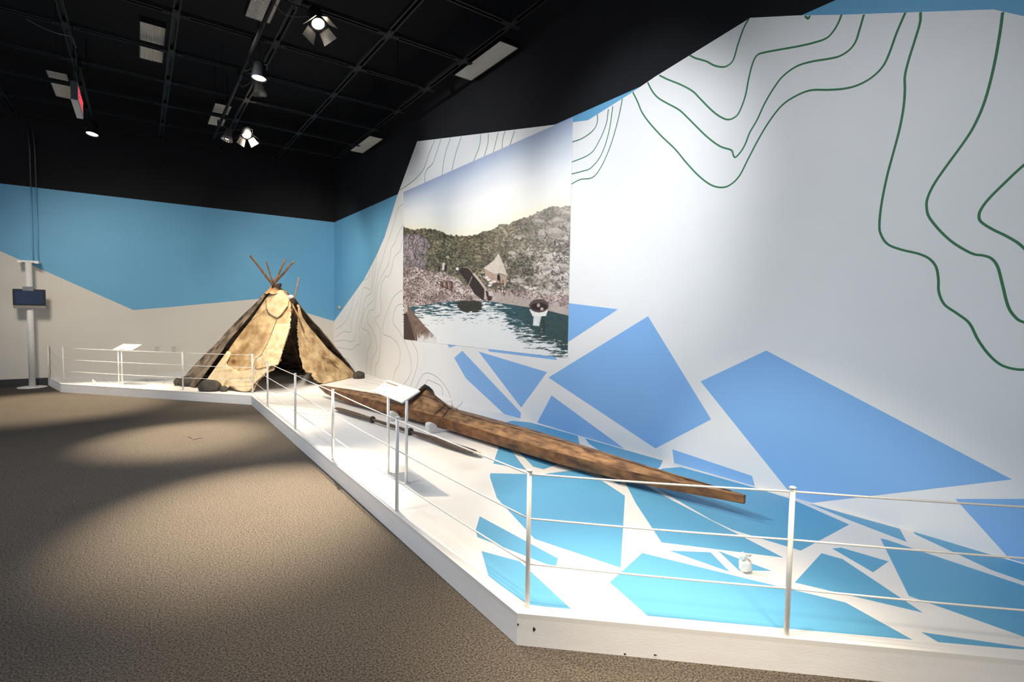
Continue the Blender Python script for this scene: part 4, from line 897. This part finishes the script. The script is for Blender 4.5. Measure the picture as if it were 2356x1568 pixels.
def lamp(key, label, style, px_=1.22):
    loc, aim, pw, deg, colr = LAMPS[key]; loc = Vector(loc); d = (Vector(aim) - loc).normalized()
    o = thing('spotlight', label, 'spotlight', loc, 'theatre spotlights on the ceiling pipe')
    s = d.cross(Vector((0, 0, 1))).normalized(); u = s.cross(d).normalized()
    def lathe(name, prof, m, n=24, smooth=True):
        bm = bmesh.new(); rows = [[bm.verts.new(loc + d * t + (s * math.cos(2 * math.pi * q / n) + u * math.sin(2 * math.pi * q / n)) * r) for q in range(n)] for t, r in prof]
        for a, b in zip(rows, rows[1:]):
            for q in range(n): bm.faces.new((a[q], a[(q + 1) % n], b[(q + 1) % n], b[q]))
        bm.faces.new(rows[0][::-1]); 
        return from_bm(name, bm, m, o, smooth)
    R = .085
    if style == 'barn':
        lathe('housing', [(-.24, .045), (-.20, .07), (-.02, R), (.0, R), (.0, R - .006), (-.015, R - .006)], 'bmetal')
        bm = bmesh.new(); bm.faces.new([bm.verts.new(loc + d * -.012 + (s * math.cos(a) + u * math.sin(a)) * .066) for a in np.linspace(0, 2 * math.pi, 25)[:-1]]); from_bm('lens', bm, 'bulb', o)
        for k in range(4):
            a = math.pi / 2 * k + .5; n_ = s * math.cos(a) + u * math.sin(a); t_ = -s * math.sin(a) + u * math.cos(a); L = .13
            b0 = loc + n_ * R; q = [b0 - t_ * .06, b0 + t_ * .06, b0 + t_ * .085 + n_ * L * .62 + d * L * .78, b0 - t_ * .085 + n_ * L * .62 + d * L * .78]
            slab('barn_door', q, (n_ * .78 - d * .62), .002, 'barn', o)
    elif style == 'can':
        lathe('housing', [(-.20, .05), (-.16, .075), (-.10, .08), (.02, .095), (.03, .10), (.03, .088), (.012, .086)], 'bmetal')
        bm = bmesh.new(); bm.faces.new([bm.verts.new(loc + d * .014 + (s * math.cos(a) + u * math.sin(a)) * .083) for a in np.linspace(0, 2 * math.pi, 29)[:-1]]); from_bm('lens', bm, 'bulb', o)
    else:
        lathe('housing', [(-.19, .025), (-.17, .035), (-.05, .07), (.04, .10), (.04, .096), (-.04, .066)], 'barn')
        lathe('reflector', [(-.045, .01), (-.04, .062), (-.03, .064)], 'gmetal')
        bm = bmesh.new(); bmesh.ops.create_icosphere(bm, subdivisions=2, radius=.028)
        for v in bm.verts: v.co += loc + d * .0
        from_bm('bulb', bm, 'bulb', o, True)
        bm = bmesh.new()
        for a in np.linspace(0, 2 * math.pi, 13)[:-1]:
            box_c = loc + d * .03 + (s * math.cos(a) + u * math.sin(a)) * .075; tube(bm, [box_c, box_c + d * .02], .006, 5)
        from_bm('facet', bm, 'gmetal', o)
    # yoke up to the pipe
    top = Vector((px_, loc.y + .03, 4.84)); side = R + .02
    for sg in (-1, 1): newtube('yoke_arm', [loc - d * .08 + s * side * sg, loc - d * .08 + s * side * sg + Vector((0, 0, .07)), top.lerp(loc, .25) + s * .03 * sg, top], .006, 'bmetal', o, 6)
    newtube('power_cable', smoothline([loc - d * .2, loc - d * .25 + Vector((0, .05, -.06)), top.lerp(loc, .5) + Vector((-.10, .1, -.04)), top + Vector((-.02, .12, .0))], 5), .005, 'gcable', o, 6)
    l = spot(loc + d * .045, aim, pw, deg, .7, colr, .045); l.parent = o; l.matrix_parent_inverse = Matrix.Translation(-o.location)
lamp('door_lamp', 'nearest lit spotlight with open barn doors, at the top of the photo', 'barn')
lamp('can_lamp', 'lit round can spotlight pointing down, below the ribbed ceiling fixture', 'can')
lamp('glass_lamp', 'flared spotlight with a glowing bulb, right under the round can spotlight', 'glass')
lamp('far_door_lamp', 'farther lit spotlight with barn doors, right one of the far pair', 'barn')
lamp('far_glass_lamp', 'narrow spotlight with a bright reflector, left one of the far pair', 'glass')
lamp('left_can_lamp', 'lit round can spotlight alone at far left beyond the exit sign', 'can', -.61)

# ------------------------------------------------------------------ exit sign
zb_ = 4.2; e0 = hit(179, 231, 2, zb_); e1 = hit(191, 274, 2, zb_); e2 = hit(168, 229, 2, zb_)
ht = .235; wd = .07
ex = thing('exit_sign', 'hanging exit sign with red letters seen edge-on at upper left', 'sign', (e0.x, (e0.y + e1.y) / 2, zb_ + ht))
newbox('case', (e0.x - wd, e0.y, zb_ + .004), (e0.x, e1.y, zb_ + ht), 'exd', ex)
newbox('bottom_plate', (e0.x - wd, e0.y, zb_), (e0.x, e1.y, zb_ + .004), 'exg', ex)
newbox('face', (e0.x, e0.y + .01, zb_ + .01), (e0.x + .003, e1.y - .01, zb_ + ht - .01), 'exg', ex)
cu = bpy.data.curves.new('letters', 'FONT'); cu.body = 'EXIT'; cu.size = .22; cu.extrude = .002; cu.align_x = 'CENTER'; cu.align_y = 'CENTER'
to = bpy.data.objects.new('letters_tmp', cu); C.objects.link(to)
bpy.context.view_layer.update(); me_ = bpy.data.meshes.new_from_object(to.evaluated_get(bpy.context.evaluated_depsgraph_get())); bpy.data.objects.remove(to)
me_.transform(Matrix.Translation((e0.x + .004, (e0.y + e1.y) / 2, zb_ + ht / 2)) @ Matrix(((0, 0, 1, 0), (1.5, 0, 0, 0), (0, 1, 0, 0), (0, 0, 0, 1))))
me_.materials.clear(); link('letters', me_, ex, 'red')
for yy in (e0.y + .1, e1.y - .1): newtube('hanger_rod', [(e0.x - wd / 2, yy, zb_ + ht), (e0.x - wd / 2, yy, ZG)], .008, 'bmetal', ex, 6)
# loose cable looping by the grid
p = [hit(62, 44, 2, 4.9), hit(95, 62, 2, 4.85), hit(130, 76, 2, 4.82), hit(165, 84, 2, 4.85), hit(170, 98, 2, 4.8), hit(176, 110, 2, 4.9)]
tag(newtube('loose_cable', smoothline(p, 5), .007, 'gcable', None, 6), 'thin grey cable drooping under the dark grid at upper left', 'cable')
